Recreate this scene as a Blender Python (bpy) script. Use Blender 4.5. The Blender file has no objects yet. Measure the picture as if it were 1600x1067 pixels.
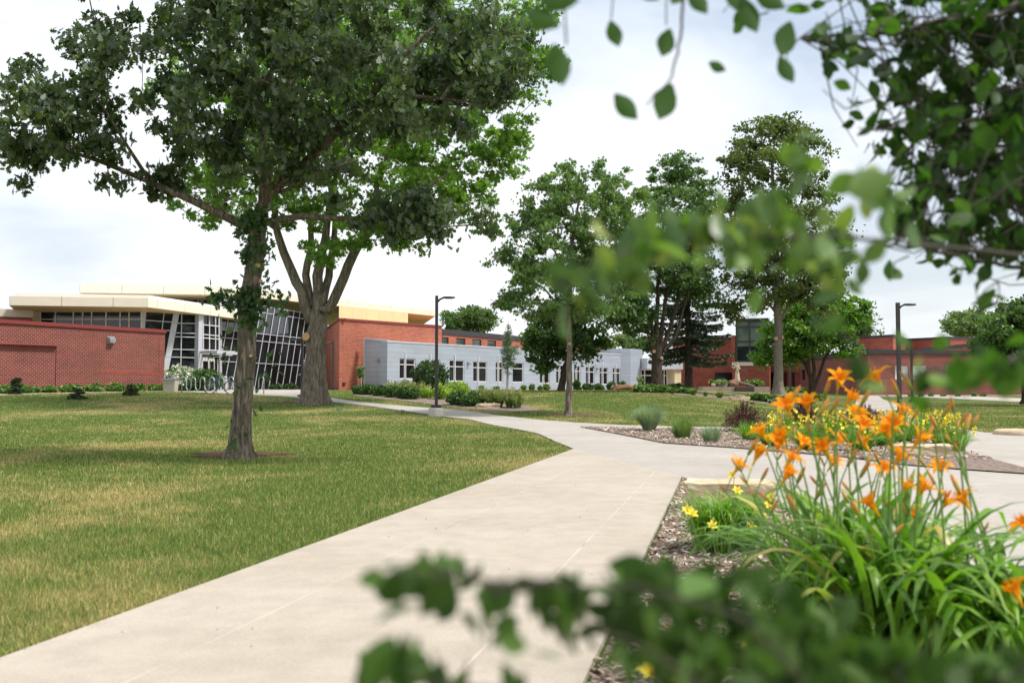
import bpy, bmesh, math, random
import numpy as np
from mathutils import Vector
PI=math.pi; R=math.radians
random.seed(5)
sc=bpy.context.scene; col=sc.collection
# ------------------------------------------------------------ camera geometry
F=1556.0; CH=1.15; PITCH=math.atan((610-533.5)/F)
cP,sP=math.cos(PITCH),math.sin(PITCH)
def ray(px,py):
    x=(px-800)/F; v=(533.5-py)/F
    return np.array([x,cP-v*sP,sP+v*cP])
def P(px,py,d):
    """world point seen at photo pixel px,py, d metres ahead"""
    r=ray(px,py); r=r/r[1]*d; return Vector((r[0],r[1],r[2]+CH))
def ground(x,y):
    x=np.asarray(x,float); y=np.asarray(y,float)
    L=np.interp(y,[22,30,35.5,42,50,56,64,75],[0,.09,.235,.62,.98,1.1,1.17,1.2])
    Q=np.interp(y,[22,36,50,60,72,80,92],[0,.03,.15,.35,.5,.78,.93])
    u=x/np.maximum(y,1.0)
    t=np.clip((u-.14)/(.34-.14),0,1); t=t*t*(3-2*t)
    return L*(1-t)+Q*t
def gz(x,y): return float(ground(x,y))
def G(px,py,dmax=120):
    """ground point under a photo pixel"""
    r=ray(px,py); r=r/r[1]
    d=3.0; best=None
    while d<dmax:
        z=CH+r[2]*d; g=gz(r[0]*d,d)
        if z<=g: return Vector((r[0]*d,d,g))
        if best is None or z-g<best[0]: best=(z-g,d)
        d+=.05 if d<40 else .1
    d=best[1]; return Vector((r[0]*d,d,gz(r[0]*d,d)))
def GD(px,d):
    x=(px-800)/F*d; return Vector((x,d,gz(x,d)))
# ------------------------------------------------------------ tagging
def tag(o,label=None,cat=None,group=None,kind=None):
    if label: o['label']=label
    if cat: o['category']=cat
    if group: o['group']=group
    if kind: o['kind']=kind
    return o
def empty(name,loc,rz=0,**k):
    o=bpy.data.objects.new(name,None); col.objects.link(o); o.location=loc; o.rotation_euler=(0,0,rz)
    o.empty_display_size=.2
    return tag(o,**k)
def copy_tree(o,parent=None):
    c=o.copy(); col.objects.link(c); c.parent=parent
    for ch in list(o.children): copy_tree(ch,c)
    return c
def link(name,me,mat,parent=None,smooth=False):
    o=bpy.data.objects.new(name,me); col.objects.link(o)
    mats=mat if isinstance(mat,(list,tuple)) else [mat]
    for m in mats: me.materials.append(m)
    if parent is not None:
        o.parent=parent
        if parent.get('_w'): o.location=-Vector(parent['_w'])
    if smooth: me.polygons.foreach_set('use_smooth',[True]*len(me.polygons))
    return o
class MB:
    def __init__(s): s.v=[]; s.f=[]; s.uv=[]; s.mi=[]; s.hasuv=False
    def add(s,vs,fs,uvs=None,mi=0):
        b=len(s.v); s.v+= [tuple(q) for q in vs]
        for k,f in enumerate(fs):
            s.f.append(tuple(b+i for i in f)); s.mi.append(mi)
            s.uv.append(uvs[k] if uvs else [(0,0)]*len(f))
        if uvs: s.hasuv=True
        return s
    def quad(s,a,b,c,d,uv=None,mi=0): return s.add([a,b,c,d],[(0,1,2,3)],[uv] if uv else None,mi)
    def box(s,x0,x1,y0,y1,z0,z1,mi=0):
        return s.obox(Vector((0,0,0)),Vector((1,0,0)),Vector((0,1,0)),x0,x1,y0,y1,z0,z1,mi)
    def obox(s,O,ex,ey,x0,x1,y0,y1,z0,z1,mi=0):
        ez=Vector((0,0,1)); vs=[]
        for z in (z0,z1):
            for (x,y) in ((x0,y0),(x1,y0),(x1,y1),(x0,y1)): vs.append(O+ex*x+ey*y+ez*z)
        fs=[(0,3,2,1),(4,5,6,7),(0,1,5,4),(1,2,6,5),(2,3,7,6),(3,0,4,7)]
        L=[abs(x1-x0),abs(y1-y0),abs(z1-z0)]
        uvs=[[(x0,y0),(x0,y1),(x1,y1),(x1,y0)],[(x0,y0),(x1,y0),(x1,y1),(x0,y1)],
             [(x0,z0),(x1,z0),(x1,z1),(x0,z1)],[(y0,z0),(y1,z0),(y1,z1),(y0,z1)],
             [(x1,z0),(x0,z0),(x0,z1),(x1,z1)],[(y1,z0),(y0,z0),(y0,z1),(y1,z1)]]
        return s.add(vs,fs,uvs,mi)
    def bar(s,a,b,w,h,up=Vector((0,0,1))):
        a=Vector(a); b=Vector(b); t=(b-a).normalized(); sd=t.cross(up)
        if sd.length<1e-4: sd=t.cross(Vector((0,1,0)))
        sd.normalize(); u=sd.cross(t)
        vs=[]
        for p in (a,b):
            for (i,j) in ((-1,-1),(1,-1),(1,1),(-1,1)): vs.append(p+sd*(i*w/2)+u*(j*h/2))
        return s.add(vs,[(0,1,2,3),(7,6,5,4),(0,4,5,1),(1,5,6,2),(2,6,7,3),(3,7,4,0)])
    def tube(s,pts,rad,n=8,cap=True,mi=0,closed=False):
        pts=[Vector(p) for p in pts]; m=len(pts)
        if not hasattr(rad,'__len__'): rad=[rad]*m
        vs=[]; prev=None
        for i,p in enumerate(pts):
            if closed: t=pts[(i+1)%m]-pts[i-1]
            else: t=pts[min(i+1,m-1)]-pts[max(i-1,0)]
            if t.length<1e-9: t=Vector((0,0,1))
            t.normalize()
            if prev is None:
                a=t.cross(Vector((0,0,1)) if abs(t.z)<.9 else Vector((1,0,0)))
            else:
                a=prev-t*prev.dot(t)
                if a.length<1e-5: a=t.orthogonal()
            a.normalize(); prev=a; b=t.cross(a)
            for k in range(n):
                an=2*PI*k/n; vs.append(p+(a*math.cos(an)+b*math.sin(an))*rad[i])
        fs=[]
        for i in range(m if closed else m-1):
            j=(i+1)%m
            for k in range(n):
                l=(k+1)%n; fs.append((i*n+k,i*n+l,j*n+l,j*n+k))
        if cap and not closed:
            fs.append(tuple(range(n-1,-1,-1))); fs.append(tuple((m-1)*n+k for k in range(n)))
        return s.add(vs,fs,None,mi)
    def lathe(s,prof,O=(0,0,0),n=24):
        O=Vector(O); vs=[]
        for (r,z) in prof:
            for k in range(n): vs.append(O+Vector((r*math.cos(2*PI*k/n),r*math.sin(2*PI*k/n),z)))
        fs=[(i*n+k,i*n+(k+1)%n,(i+1)*n+(k+1)%n,(i+1)*n+k) for i in range(len(prof)-1) for k in range(n)]
        return s.add(vs,fs)
    def build(s,name,mat,parent=None,smooth=False,merge=False):
        me=bpy.data.meshes.new(name); me.from_pydata(s.v,[],s.f)
        if s.hasuv:
            l=me.uv_layers.new(name='UVMap'); flat=[c for f in s.uv for q in f for c in q]; l.data.foreach_set('uv',flat)
        me.polygons.foreach_set('material_index',s.mi)
        me.update()
        return link(name,me,mat,parent,smooth)
def npmesh(name,V,K,mat,parent=None,faces=None,attrs=None,pattr=None,smooth=False):
    """V (N,K,3) points, one template of faces per item"""
    N=V.shape[0]; faces=faces or [tuple(range(K))]
    me=bpy.data.meshes.new(name)
    me.vertices.add(N*K); me.vertices.foreach_set('co',V.astype(np.float32).ravel())
    tl=[i for f in faces for i in f]; sz=[len(f) for f in faces]
    L=(np.arange(N)[:,None]*K+np.array(tl)[None,:]).ravel()
    me.loops.add(len(L)); me.loops.foreach_set('vertex_index',L.astype(np.int32))
    st=np.concatenate([[0],np.cumsum(sz)[:-1]]); tot=sum(sz)
    S=(np.arange(N)[:,None]*tot+st[None,:]).ravel()
    me.polygons.add(len(S)); me.polygons.foreach_set('loop_start',S.astype(np.int32))
    me.update(calc_edges=True)
    if attrs is not None:
        a=me.attributes.new('rnd','FLOAT','FACE'); a.data.foreach_set('value',np.repeat(attrs,len(faces)).astype(np.float32))
    if pattr is not None:
        a=me.attributes.new('tip','FLOAT','POINT'); a.data.foreach_set('value',pattr.astype(np.float32).ravel())
    return link(name,me,mat,parent,smooth)
# ------------------------------------------------------------ materials
def newmat(name):
    m=bpy.data.materials.new(name); m.use_nodes=True; nt=m.node_tree; nt.nodes.clear()
    return m,nt
class NT:
    def __init__(s,nt): s.nt=nt
    def n(s,t,**k):
        x=s.nt.nodes.new('ShaderNode'+t)
        for a,b in k.items(): setattr(x,a,b)
        return x
    def l(s,a,b): s.nt.links.new(a,b)
    def val(s,sock,v):
        if hasattr(v,'is_output'): s.l(v,sock)
        else: sock.default_value=v
    def noise(s,vec,scale,detail=4,rough=.55,dist=0):
        x=s.n('TexNoise'); s.l(vec,x.inputs['Vector']); x.inputs['Scale'].default_value=scale
        x.inputs['Detail'].default_value=detail; x.inputs['Roughness'].default_value=rough; x.inputs['Distortion'].default_value=dist
        return x.outputs['Fac']
    def ramp(s,fac,stops):
        x=s.n('ValToRGB'); s.l(fac,x.inputs[0]); e=x.color_ramp.elements
        while len(e)<len(stops): e.new(.5)
        for q,(p,c) in zip(e,stops):
            q.position=p; q.color=(c,c,c,1) if not hasattr(c,'__len__') else (*c[:3],1)
        return x.outputs[0]
    def mix(s,f,a,b,mode='MIX'):
        x=s.n('Mix',data_type='RGBA',blend_type=mode); s.val(x.inputs[0],f)
        for i,v in ((6,a),(7,b)):
            if hasattr(v,'is_output'): s.l(v,x.inputs[i])
            else: x.inputs[i].default_value=(*v[:3],1) if hasattr(v,'__len__') else (v,v,v,1)
        return x.outputs[2]
    def math(s,op,a,b=0,c=None):
        x=s.n('Math',operation=op); s.val(x.inputs[0],a); s.val(x.inputs[1],b)
        if c is not None: s.val(x.inputs[2],c)
        return x.outputs[0]
    def mapping(s,vec,scale=(1,1,1),rot=(0,0,0),loc=(0,0,0)):
        x=s.n('Mapping'); s.l(vec,x.inputs[0]); x.inputs['Scale'].default_value=scale; x.inputs['Rotation'].default_value=rot; x.inputs['Location'].default_value=loc
        return x.outputs[0]
    def bump(s,h,st=.3,dist=.02):
        x=s.n('Bump'); s.l(h,x.inputs['Height']); x.inputs['Strength'].default_value=st; x.inputs['Distance'].default_value=dist
        return x.outputs[0]
    def out(s,color,rough=.7,metal=0,bump=None,trans=0,spec=.5,tcolor=None):
        p=s.n('BsdfPrincipled'); o=s.n('OutputMaterial')
        if hasattr(color,'is_output'): s.l(color,p.inputs['Base Color'])
        else: p.inputs['Base Color'].default_value=(*color[:3],1)
        s.val(p.inputs['Roughness'],rough); p.inputs['Metallic'].default_value=metal
        p.inputs['Specular IOR Level'].default_value=spec
        if bump is not None: s.l(bump,p.inputs['Normal'])
        if trans:
            t=s.n('BsdfTranslucent'); m=s.n('MixShader'); m.inputs[0].default_value=trans
            c=tcolor if tcolor is not None else color
            if hasattr(c,'is_output'): s.l(c,t.inputs[0])
            else: t.inputs[0].default_value=(*c[:3],1)
            s.l(p.outputs[0],m.inputs[1]); s.l(t.outputs[0],m.inputs[2]); s.l(m.outputs[0],o.inputs[0])
        else: s.l(p.outputs[0],o.inputs[0])
    def obj(s): return s.n('TexCoord').outputs['Object']
    def uv(s): return s.n('TexCoord').outputs['UV']
    def pos(s): return s.n('NewGeometry').outputs['Position']
M={}
def plain(name,c,rough=.6,metal=0,var=.12,scale=6,spec=.5,bump=0):
    m,nt=newmat(name); k=NT(nt); v=k.obj(); f=k.noise(v,scale,5)
    cc=k.mix(f,[q*(1-var) for q in c],[min(q*(1+var),1) for q in c])
    k.out(cc,rough,metal,k.bump(f,bump,.02) if bump else None,spec=spec)
    M[name]=m; return m
def leafmat(name,c1,c2,trans=.3,rough=.5,spec=.4,tc=None,big=.9,c3=None):
    m,nt=newmat(name); k=NT(nt); a=k.n('Attribute'); a.attribute_name='rnd'
    v=k.pos(); f=k.noise(v,big,3)
    r=k.ramp(a.outputs['Fac'],[(0,c1),(.9,c2),(1,c3 or c2)])
    cc=k.mix(1,r,k.ramp(f,[(.3,(.78,.8,.8)),(.7,(1.2,1.18,1.05))]),'MULTIPLY')
    tcc=k.mix(1,cc,tc or (1.5,1.7,.7),'MULTIPLY')
    k.out(cc,rough,0,None,trans,spec,tcc); M[name]=m; return m
def brick(name,c1,c2,mo,bw=.22,rh=.085,ms=.014,rot=0,var=.3):
    m,nt=newmat(name); k=NT(nt); uv=k.uv()
    b=k.n('TexBrick'); k.l(k.mapping(uv,(1,1,1)),b.inputs['Vector']); b.inputs['Scale'].default_value=1
    b.inputs['Brick Width'].default_value=bw; b.inputs['Row Height'].default_value=rh; b.inputs['Mortar Size'].default_value=ms
    b.inputs['Mortar Smooth'].default_value=.2; b.inputs['Bias'].default_value=-.1
    b.inputs['Color1'].default_value=(*c1,1); b.inputs['Color2'].default_value=(*c2,1); b.inputs['Mortar'].default_value=(*mo,1)
    n=k.noise(uv,.5,5); n2=k.noise(k.mapping(uv,(.25,3,1)),.8,3)
    c=k.mix(1,b.outputs[0],k.ramp(n,[(.3,(.85,.84,.84)),(.7,(1.12,1.1,1.1))]),'MULTIPLY')
    c=k.mix(1,c,k.ramp(n2,[(.3,(.92,.9,.9)),(.7,(1.07,1.07,1.07))]),'MULTIPLY')
    k.out(c,.85,0,k.bump(b.outputs['Fac'],-.3,.01),spec=.2); M[name]=m; return m
brick('brick_dark',(.20,.040,.030),(.10,.028,.031),(.38,.20,.16),.21,.1,.013)
brick('brick_orange',(.38,.092,.046),(.22,.052,.042),(.50,.25,.17),.24,.10,.014)
brick('brick_red',(.31,.074,.042),(.18,.047,.040),(.36,.16,.12),.6,.1,.009)
def panelmat(name,c,uw,vh,line,seam=.012,metal=0,rough=.5,vline=True,var=.06):
    m,nt=newmat(name); k=NT(nt); uv=k.uv(); b=k.n('TexBrick'); k.l(uv,b.inputs['Vector']); b.inputs['Scale'].default_value=1
    b.offset=0 if vline else .5
    b.inputs['Brick Width'].default_value=uw; b.inputs['Row Height'].default_value=vh; b.inputs['Mortar Size'].default_value=seam; b.inputs['Mortar Smooth'].default_value=0
    c2=[q*(1-var) for q in c]
    b.inputs['Color1'].default_value=(*c,1); b.inputs['Color2'].default_value=(*c2,1); b.inputs['Mortar'].default_value=(*line,1)
    n=k.noise(k.mapping(uv,(.4,1.4,1)),1.3,5,.6)
    cc=k.mix(1,b.outputs[0],k.ramp(n,[(.3,(.93,.94,.96)),(.7,(1.05,1.05,1.04))]),'MULTIPLY')
    k.out(cc,rough,metal,k.bump(b.outputs['Fac'],-.4,.01)); M[name]=m; return m
panelmat('fascia_cream',(.80,.745,.59),3.2,50,(.30,.22,.14),.02)
panelmat('soffit_cream',(.80,.62,.33),1.9,50,(.45,.33,.16),.015)
panelmat('grey_siding',(.37,.415,.475),3.1,.36,(.24,.265,.30),.010,.15,.42,False,.1)
panelmat('cream_block',(.72,.60,.38),.4,.2,(.5,.42,.28),.01,vline=False)
plain('coping_red',(.22,.035,.03),.5); plain('coping_black',(.03,.028,.032),.5); plain('white_trim',(.72,.72,.72),.45,var=.04)
plain('white_metal',(.50,.52,.56),.4,.1,var=.04); plain('roof_membrane',(.6,.6,.6),.8); plain('bronze_paint',(.035,.03,.032),.45)
plain('dark_void',(.012,.012,.013),.8); plain('concrete_base',(.50,.46,.42),.9,var=.18,scale=9,bump=.3)
plain('stone_band',(.58,.52,.42),.8); plain('galv',(.38,.40,.42),.35,.6); plain('rubber',(.015,.015,.015),.7)
plain('bike_blue',(.02,.06,.16),.3,.2); plain('lamp_lens',(.6,.6,.58),.3); plain('aggregate',(.40,.36,.31),.95,var=.35,scale=60,bump=.4)
plain('statue_stone',(.50,.42,.30),.8,var=.3,scale=8,bump=.4); plain('rust_iron',(.07,.05,.045),.7,.2,var=.5,scale=12)
plain('boulder_brown',(.27,.15,.09),.9,var=.5,scale=5,bump=.6); plain('planter_wall',(.36,.29,.23),.9,var=.3,scale=7,bump=.5)
plain('skin',(.5,.28,.2),.6); plain('shirt_blue',(.08,.16,.48),.8); plain('shorts_tan',(.35,.3,.24),.8); plain('hair_brown',(.05,.03,.02),.7)
plain('hydrant_red',(.5,.05,.03),.4); plain('wood_weathered',(.32,.28,.22),.85,var=.4,scale=10); plain('blind',(.50,.57,.53),.6,var=.05)
def limestone():
    m,nt=newmat('limestone'); k=NT(nt); v=k.obj(); n=k.noise(v,3,8,.65); n2=k.noise(k.mapping(v,(1,1,4)),5,6,.6)
    c=k.mix(n,(.42,.27,.12),(.62,.50,.33)); c=k.mix(k.ramp(n2,[(.45,0),(.66,1)]),c,(.58,.50,.39))
    k.out(c,.9,0,k.bump(k.math('ADD',n,n2),.6,.05)); M['limestone']=m
limestone()
def glass(name,c,rough=.04,spec=.6,var=0.5):
    m,nt=newmat(name); k=NT(nt); v=k.pos(); n=k.noise(k.mapping(v,(1,1,.6)),.35,3)
    cc=k.mix(k.ramp(n,[(.42,0),(.6,1)]),[q*(1-var) for q in c],[q*(1+var) for q in c])
    k.out(cc,rough,0,k.bump(k.noise(v,.25,1),.04,.3),spec=spec); M[name]=m
glass('glass_dark',(.014,.017,.019)); glass('glass_green',(.10,.13,.10),.05,.8,.3); glass('glass_strip',(.02,.026,.03),.05,.6)
def bark(name,c1,c2,sc_=6,st=.8):
    m,nt=newmat(name); k=NT(nt); v=k.obj(); w=k.mapping(v,(1,1,.16))
    n=k.noise(w,sc_*3,6,.7,.6); n2=k.noise(v,1.6,3); r=k.ramp(n,[(.36,0),(.56,1)])
    c=k.mix(r,c1,c2); c=k.mix(k.ramp(n2,[(.4,0),(.75,.5)]),c,[c2[0]*.9,c2[1]*1.0,c2[2]*.85])
    k.out(c,.95,0,k.bump(r,st,.05),spec=.1); M[name]=m
bark('bark_oak',(.085,.065,.050),(.30,.245,.19)); bark('bark_maple',(.08,.062,.05),(.28,.23,.185),5); bark('bark_dark',(.035,.027,.022),(.115,.088,.068)); bark('bark_linden',(.12,.10,.08),(.28,.24,.195),7,.5)
bark('bark_pale',(.30,.27,.23),(.5,.46,.4)); plain('cut_wood',(.55,.33,.16),.8,var=.35,scale=14)
def concrete(name,c,ju,jv,v0=0,jc=(.9,.88,.85)):
    m,nt=newmat(name); k=NT(nt); uv=k.uv(); p=k.pos()
    n=k.noise(p,.5,6,.6); n2=k.noise(p,60,4,.7); n3=k.noise(p,4,5,.65); sp=k.noise(p,220,2,.5)
    cc=k.mix(k.ramp(n,[(.3,0),(.7,1)]),[c[0]*.88,c[1]*.87,c[2]*.84],[min(1,q*1.07) for q in c])
    cc=k.mix(1,cc,k.ramp(n2,[(.3,.9),(.7,1.08)]),'MULTIPLY')
    cc=k.mix(1,cc,k.ramp(n3,[(.32,.93),(.6,1.03)]),'MULTIPLY')
    cc=k.mix(1,cc,k.ramp(sp,[(.30,.82),(.42,1.0)]),'MULTIPLY')
    s=k.n('SeparateXYZ'); k.l(uv,s.inputs[0])
    def line(co,per,off):
        a=k.math('FRACT',k.math('DIVIDE',k.math('ADD',co,off),per))
        a=k.math('MULTIPLY',k.math('ABSOLUTE',k.math('SUBTRACT',a,.5)),per)
        return k.math('LESS_THAN',a,.007)
    J=k.math('MAXIMUM',line(s.outputs[0],ju,0),line(s.outputs[1],jv,v0))
    wr=k.noise(p,.8,2)
    jcol=k.mix(k.ramp(wr,[(.56,0),(.6,1)]),[min(1,q*1.35) for q in c],[q*.6 for q in c])
    cc=k.mix(k.math('MULTIPLY',J,k.ramp(k.noise(p,1.1,2),[(.4,.08),(.62,.6)])),cc,jcol)
    k.out(cc,.85,0,k.bump(k.math('ADD',n2,n3),.12,.01),spec=.25); M[name]=m
concrete('concrete_warm',(.425,.372,.308),3.32,1.22,.1); concrete('concrete_grey',(.40,.366,.328),3.1,50)
def groundmats():
    # lawn: green turf with straw patches
    for nm,base in (('lawn',1),('blades',1)):
        m,nt=newmat(nm); k=NT(nt); p=k.pos()
        q=k.mapping(p,(1,.8,1),(0,0,.5))
        n1=k.noise(q,.30,4,.6,.4); n2=k.noise(p,1.3,6,.7); n3=k.noise(p,14,5,.7); n4=k.noise(k.mapping(p,(1,.55,1)),.09,2)
        s=k.math('ADD',k.math('MULTIPLY',n1,.62),k.math('ADD',k.math('MULTIPLY',n2,.34),k.math('MULTIPLY',n4,.25)))
        f=k.ramp(s,[(.58,0),(.72,.82)])
        g=k.mix(n3,(.040,.070,.014),(.115,.16,.034)); st=k.mix(n3,(.17,.135,.055),(.44,.35,.15))
        c=k.mix(f,g,st)
        if nm=='blades':
            a=k.n('Attribute'); a.attribute_name='rnd'
            g=k.mix(k.math('FRACT',k.math('MULTIPLY',a.outputs['Fac'],7.3)),(.045,.095,.014),(.30,.41,.085)); st=k.mix(k.math('FRACT',k.math('MULTIPLY',a.outputs['Fac'],11.7)),(.28,.22,.07),(.84,.69,.31))
            f2=k.math('LESS_THAN',a.outputs['Fac'],k.math('ADD',k.math('MULTIPLY',f,.72),.14))
            a2=k.n('Attribute'); a2.attribute_name='rnd'
            c=k.mix(f2,g,st)
            k.out(c,.7,0,None,.25,.2)
        else: k.out(c,.95,0,k.bump(n3,.9,.06),spec=.1)
        M[nm]=m
    m,nt=newmat('mulch'); k=NT(nt); p=k.pos(); v=k.n('TexVoronoi'); k.l(k.mapping(p,(1,1.6,1),(0,0,.4)),v.inputs['Vector']); v.inputs['Scale'].default_value=28
    n=k.noise(p,30,5,.7); c=k.mix(v.outputs['Color'],(.07,.045,.035),(.36,.26,.21)); s=k.n('SeparateColor'); k.l(v.outputs['Color'],s.inputs[0])
    c=k.ramp(s.outputs[0],[(0,(.07,.045,.035)),(.35,(.24,.17,.14)),(.75,(.42,.33,.28)),(1,(.62,.53,.47))]); c=k.mix(.5,c,k.mix(n,(.10,.07,.055),(.42,.33,.28)))
    k.out(c,.95,0,k.bump(k.math('ADD',v.outputs['Distance'],n),1,.03),spec=.1); M['mulch']=m
    m,nt=newmat('gravel'); k=NT(nt); p=k.pos(); v=k.n('TexVoronoi'); k.l(p,v.inputs['Vector']); v.inputs['Scale'].default_value=14
    s=k.n('SeparateColor'); k.l(v.outputs['Color'],s.inputs[0]); c=k.ramp(s.outputs[0],[(0,(.32,.25,.2)),(.5,(.55,.47,.40)),(1,(.72,.66,.58))])
    k.out(c,.95,0,k.bump(v.outputs['Distance'],1,.05),spec=.1); M['gravel']=m
    m,nt=newmat('bare_soil'); k=NT(nt); p=k.pos(); n=k.noise(p,9,6,.7); k.out(k.mix(n,(.07,.042,.028),(.22,.14,.095)),1,0,k.bump(n,1,.05),spec=.05); M['bare_soil']=m
    m,nt=newmat('chips'); k=NT(nt); a=k.n('Attribute'); a.attribute_name='rnd'
    k.out(k.ramp(a.outputs['Fac'],[(0,(.06,.04,.028)),(.25,(.26,.175,.12)),(.55,(.45,.345,.26)),(.8,(.62,.52,.42)),(1,(.78,.72,.62))]),.9,spec=.15); M['chips']=m
groundmats()
# ------------------------------------------------------------ ground sheets
def sheet(name,pts,off,mat,skirt=.07,uvdir=None,uvo=(0,0),kind='structure',step=1.0,parent=None):
    """polygon of (x,y) draped over the terrain"""
    bm=bmesh.new(); vs=[bm.verts.new((p[0],p[1],0)) for p in pts]; f=bm.faces.new(vs); bm.normal_update()
    if f.normal.z<0: f.normal_flip()
    bmesh.ops.triangulate(bm,faces=[f])
    xs=[p[0] for p in pts]; ys=[p[1] for p in pts]
    for ax,(a,b) in ((0,(min(xs),max(xs))),(1,(min(ys),max(ys)))):
        n=math.ceil(a/step)
        while n*step<b:
            co=[0,0,0]; co[ax]=n*step; no=[0,0,0]; no[ax]=1
            bmesh.ops.bisect_plane(bm,geom=bm.verts[:]+bm.edges[:]+bm.faces[:],dist=1e-5,plane_co=co,plane_no=no); n+=1
    for v in bm.verts: v.co.z=gz(v.co.x,v.co.y)+off
    if skirt:
        be=[e for e in bm.edges if e.is_boundary]
        r=bmesh.ops.extrude_edge_only(bm,edges=be)
        for v in [g for g in r['geom'] if isinstance(g,bmesh.types.BMVert)]: v.co.z-=skirt
    bmesh.ops.recalc_face_normals(bm,faces=bm.faces[:])
    uvl=bm.loops.layers.uv.new('UVMap'); d=Vector(uvdir or (0,1)).normalized()
    for fc in bm.faces:
        for lp in fc.loops:
            q=Vector((lp.vert.co.x-uvo[0],lp.vert.co.y-uvo[1])); lp[uvl].uv=(q.dot(d),q.x*d.y-q.y*d.x)
    me=bpy.data.meshes.new(name); bm.to_mesh(me); bm.free()
    # top faces must point up
    o=link(name,me,mat,parent); tag(o,kind=kind); return o
def xy(lst): return [(G(a,b).x,G(a,b).y) for a,b in lst]
def pip(X,Y,poly):
    ins=np.zeros(len(X),bool); n=len(poly)
    for i in range(n):
        x1,y1=poly[i]; x2,y2=poly[(i+1)%n]
        if y1==y2: continue
        c=((y1>Y)!=(y2>Y))&(X<(x2-x1)*(Y-y1)/(y2-y1)+x1); ins^=c
    return ins
def terrain():
    a=lambda s,e,st:list(np.arange(s,e,st))
    X=[-2500,-1200,-600,-300,-180]+a(-120,-60,10)+a(-60,61,1)+a(70,121,10)+[180,300,600,1200,2500]
    Y=[-400,-100,-40,-20,-10,-5]+a(0,120,1)+a(120,201,10)+[300,500,1000,2500]
    V=np.array([[x,y,0] for y in Y for x in X],float); V[:,2]=ground(V[:,0],V[:,1]); nx=len(X)
    fs=[(j*nx+i,j*nx+i+1,(j+1)*nx+i+1,(j+1)*nx+i) for j in range(len(Y)-1) for i in range(nx-1)]
    me=bpy.data.meshes.new('lawn'); me.from_pydata(V.tolist(),[],fs); me.update()
    o=link('lawn',me,M['lawn'],None,True); tag(o,kind='structure')
terrain()
A0=G(897,703); A1=G(0,1040); dL=Vector((A0.x-A1.x,A0.y-A1.y)).normalized()
B0=G(1065,748); B1=G(1003,880); dR=Vector((B0.x-B1.x,B0.y-B1.y)).normalized()
def back(p,d,y): t=(p.y-y)/d.y; return (p.x-d.x*t,y)
path1=[(A0.x,A0.y),back(A0,dL,-6),back(B0,dR,-6),(B0.x,B0.y)]
path_main=sheet('footpath',path1,.03,M['concrete_warm'],.09,(dL.x,dL.y),(A0.x,A0.y-1.0))
curve2=[(1300,835),(1200,795)]
e=Vector((G(1600,915).x-B0.x,G(1600,915).y-B0.y)).normalized()
P2=xy([(1065,748),(897,703),(870,692),(840,678),(805,671),(770,665),(734,656),(670,648),(585,636),(521,629),(490,624),(440,619.5),(357,615.5),(300,613),(257,612)])
P2+= [(-22.5,56),(-24.5,62),(-20,76),(-14,78)]+xy([(470,612.5),(517,622.5),(564,629),(600,632.5),(670,638),(740,644),(780,650),(840,656.5),(897,661),(992,666),(1103,668.5),(1250,667),(1330,664),(1384,662),(1355,648),(1336,632),(1340,622),(1347,616.5)])
P2+= xy([(1352,614.8),(1600,623)])
P2+= xy([(1600,628.5),(1500,623.5),(1405,619.3),(1372,618.3),(1400,632),(1415,644),(1440,655),(1470,663),(1500,671),(1540,677),(1600,679)])
P2+= [(G(1600,679).x+12,G(1600,679).y+1),(B0.x+e.x*16,B0.y+e.y*16+6),(B0.x+e.x*16,B0.y+e.y*16)]
path_cross=sheet('crossing_path',P2,.026,M['concrete_grey'],.09,(e.x,e.y),(B0.x,B0.y))
island=xy([(905,668.5),(960,679),(1000,687),(1040,695),(1150,702.5),(1200,707),(1312,716),(1412,730),(1500,737),(1600,744)])
ip=G(1600,744); island+= [(ip.x+1.2,ip.y+.5)]+xy([(1600,735),(1520,712),(1470,690),(1425,674),(1408,664),(1300,670),(1180,673.5),(995,671.5)])
sheet('island_mulch_bed',island,.045,M['mulch'],0)
nb0=back(B0,dR,-6); ne=(B0.x+e.x*15.6,B0.y+e.y*15.6)
o_=.02
bed=[(B0.x+.01,B0.y-.06),(nb0[0]+.01,-6),(14,-6),(ne[0],ne[1]-.05)]
sheet('flower_bed',bed,.006,M['mulch'],0)
tree_ring=[]
c=G(368,711)
for k in range(22):
    a=2*PI*k/22; r=.62+.16*math.sin(3*a+1)+.1*math.sin(7*a); tree_ring.append((c.x+math.cos(a)*r*1.25,c.y+math.sin(a)*r*1.15))
sheet('bare_soil_ring',tree_ring,.028,M['bare_soil'],.03,step=.5)
def blobsheet(name,px,py,rx,ry,mat,off=.012,seed=0):
    c=G(px,py); rr=random.Random(seed); ph=rr.random()*6
    pts=[(c.x+math.cos(a)*rx*(1+.15*math.sin(3*a+ph)),c.y+math.sin(a)*ry*(1+.15*math.sin(4*a+ph))) for a in [2*PI*k/20 for k in range(20)]]
    return sheet(name,pts,off,mat,0,step=1)
blobsheet('bare_soil_patch',490,627.5,1.5,1.3,M['bare_soil'],seed=3); blobsheet('bare_soil_patch',890,649.5,1.15,.8,M['bare_soil'],seed=4)
midbed=xy([(553,618),(600,624),(640,628),(690,634),(742,640),(800,644),(845,641),(815,633),(760,620),(700,614),(620,609.5),(560,610)])
sheet('shrub_bed',midbed,.014,M['mulch'],0)
sheet('gravel_strip',[(-36,46.0),(-25.6,47.6),(-21.2,52.3),(-20.4,55),(-21.3,57),(-22,62),(-24,66),(-40,60)],.012,M['gravel'],0)
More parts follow.
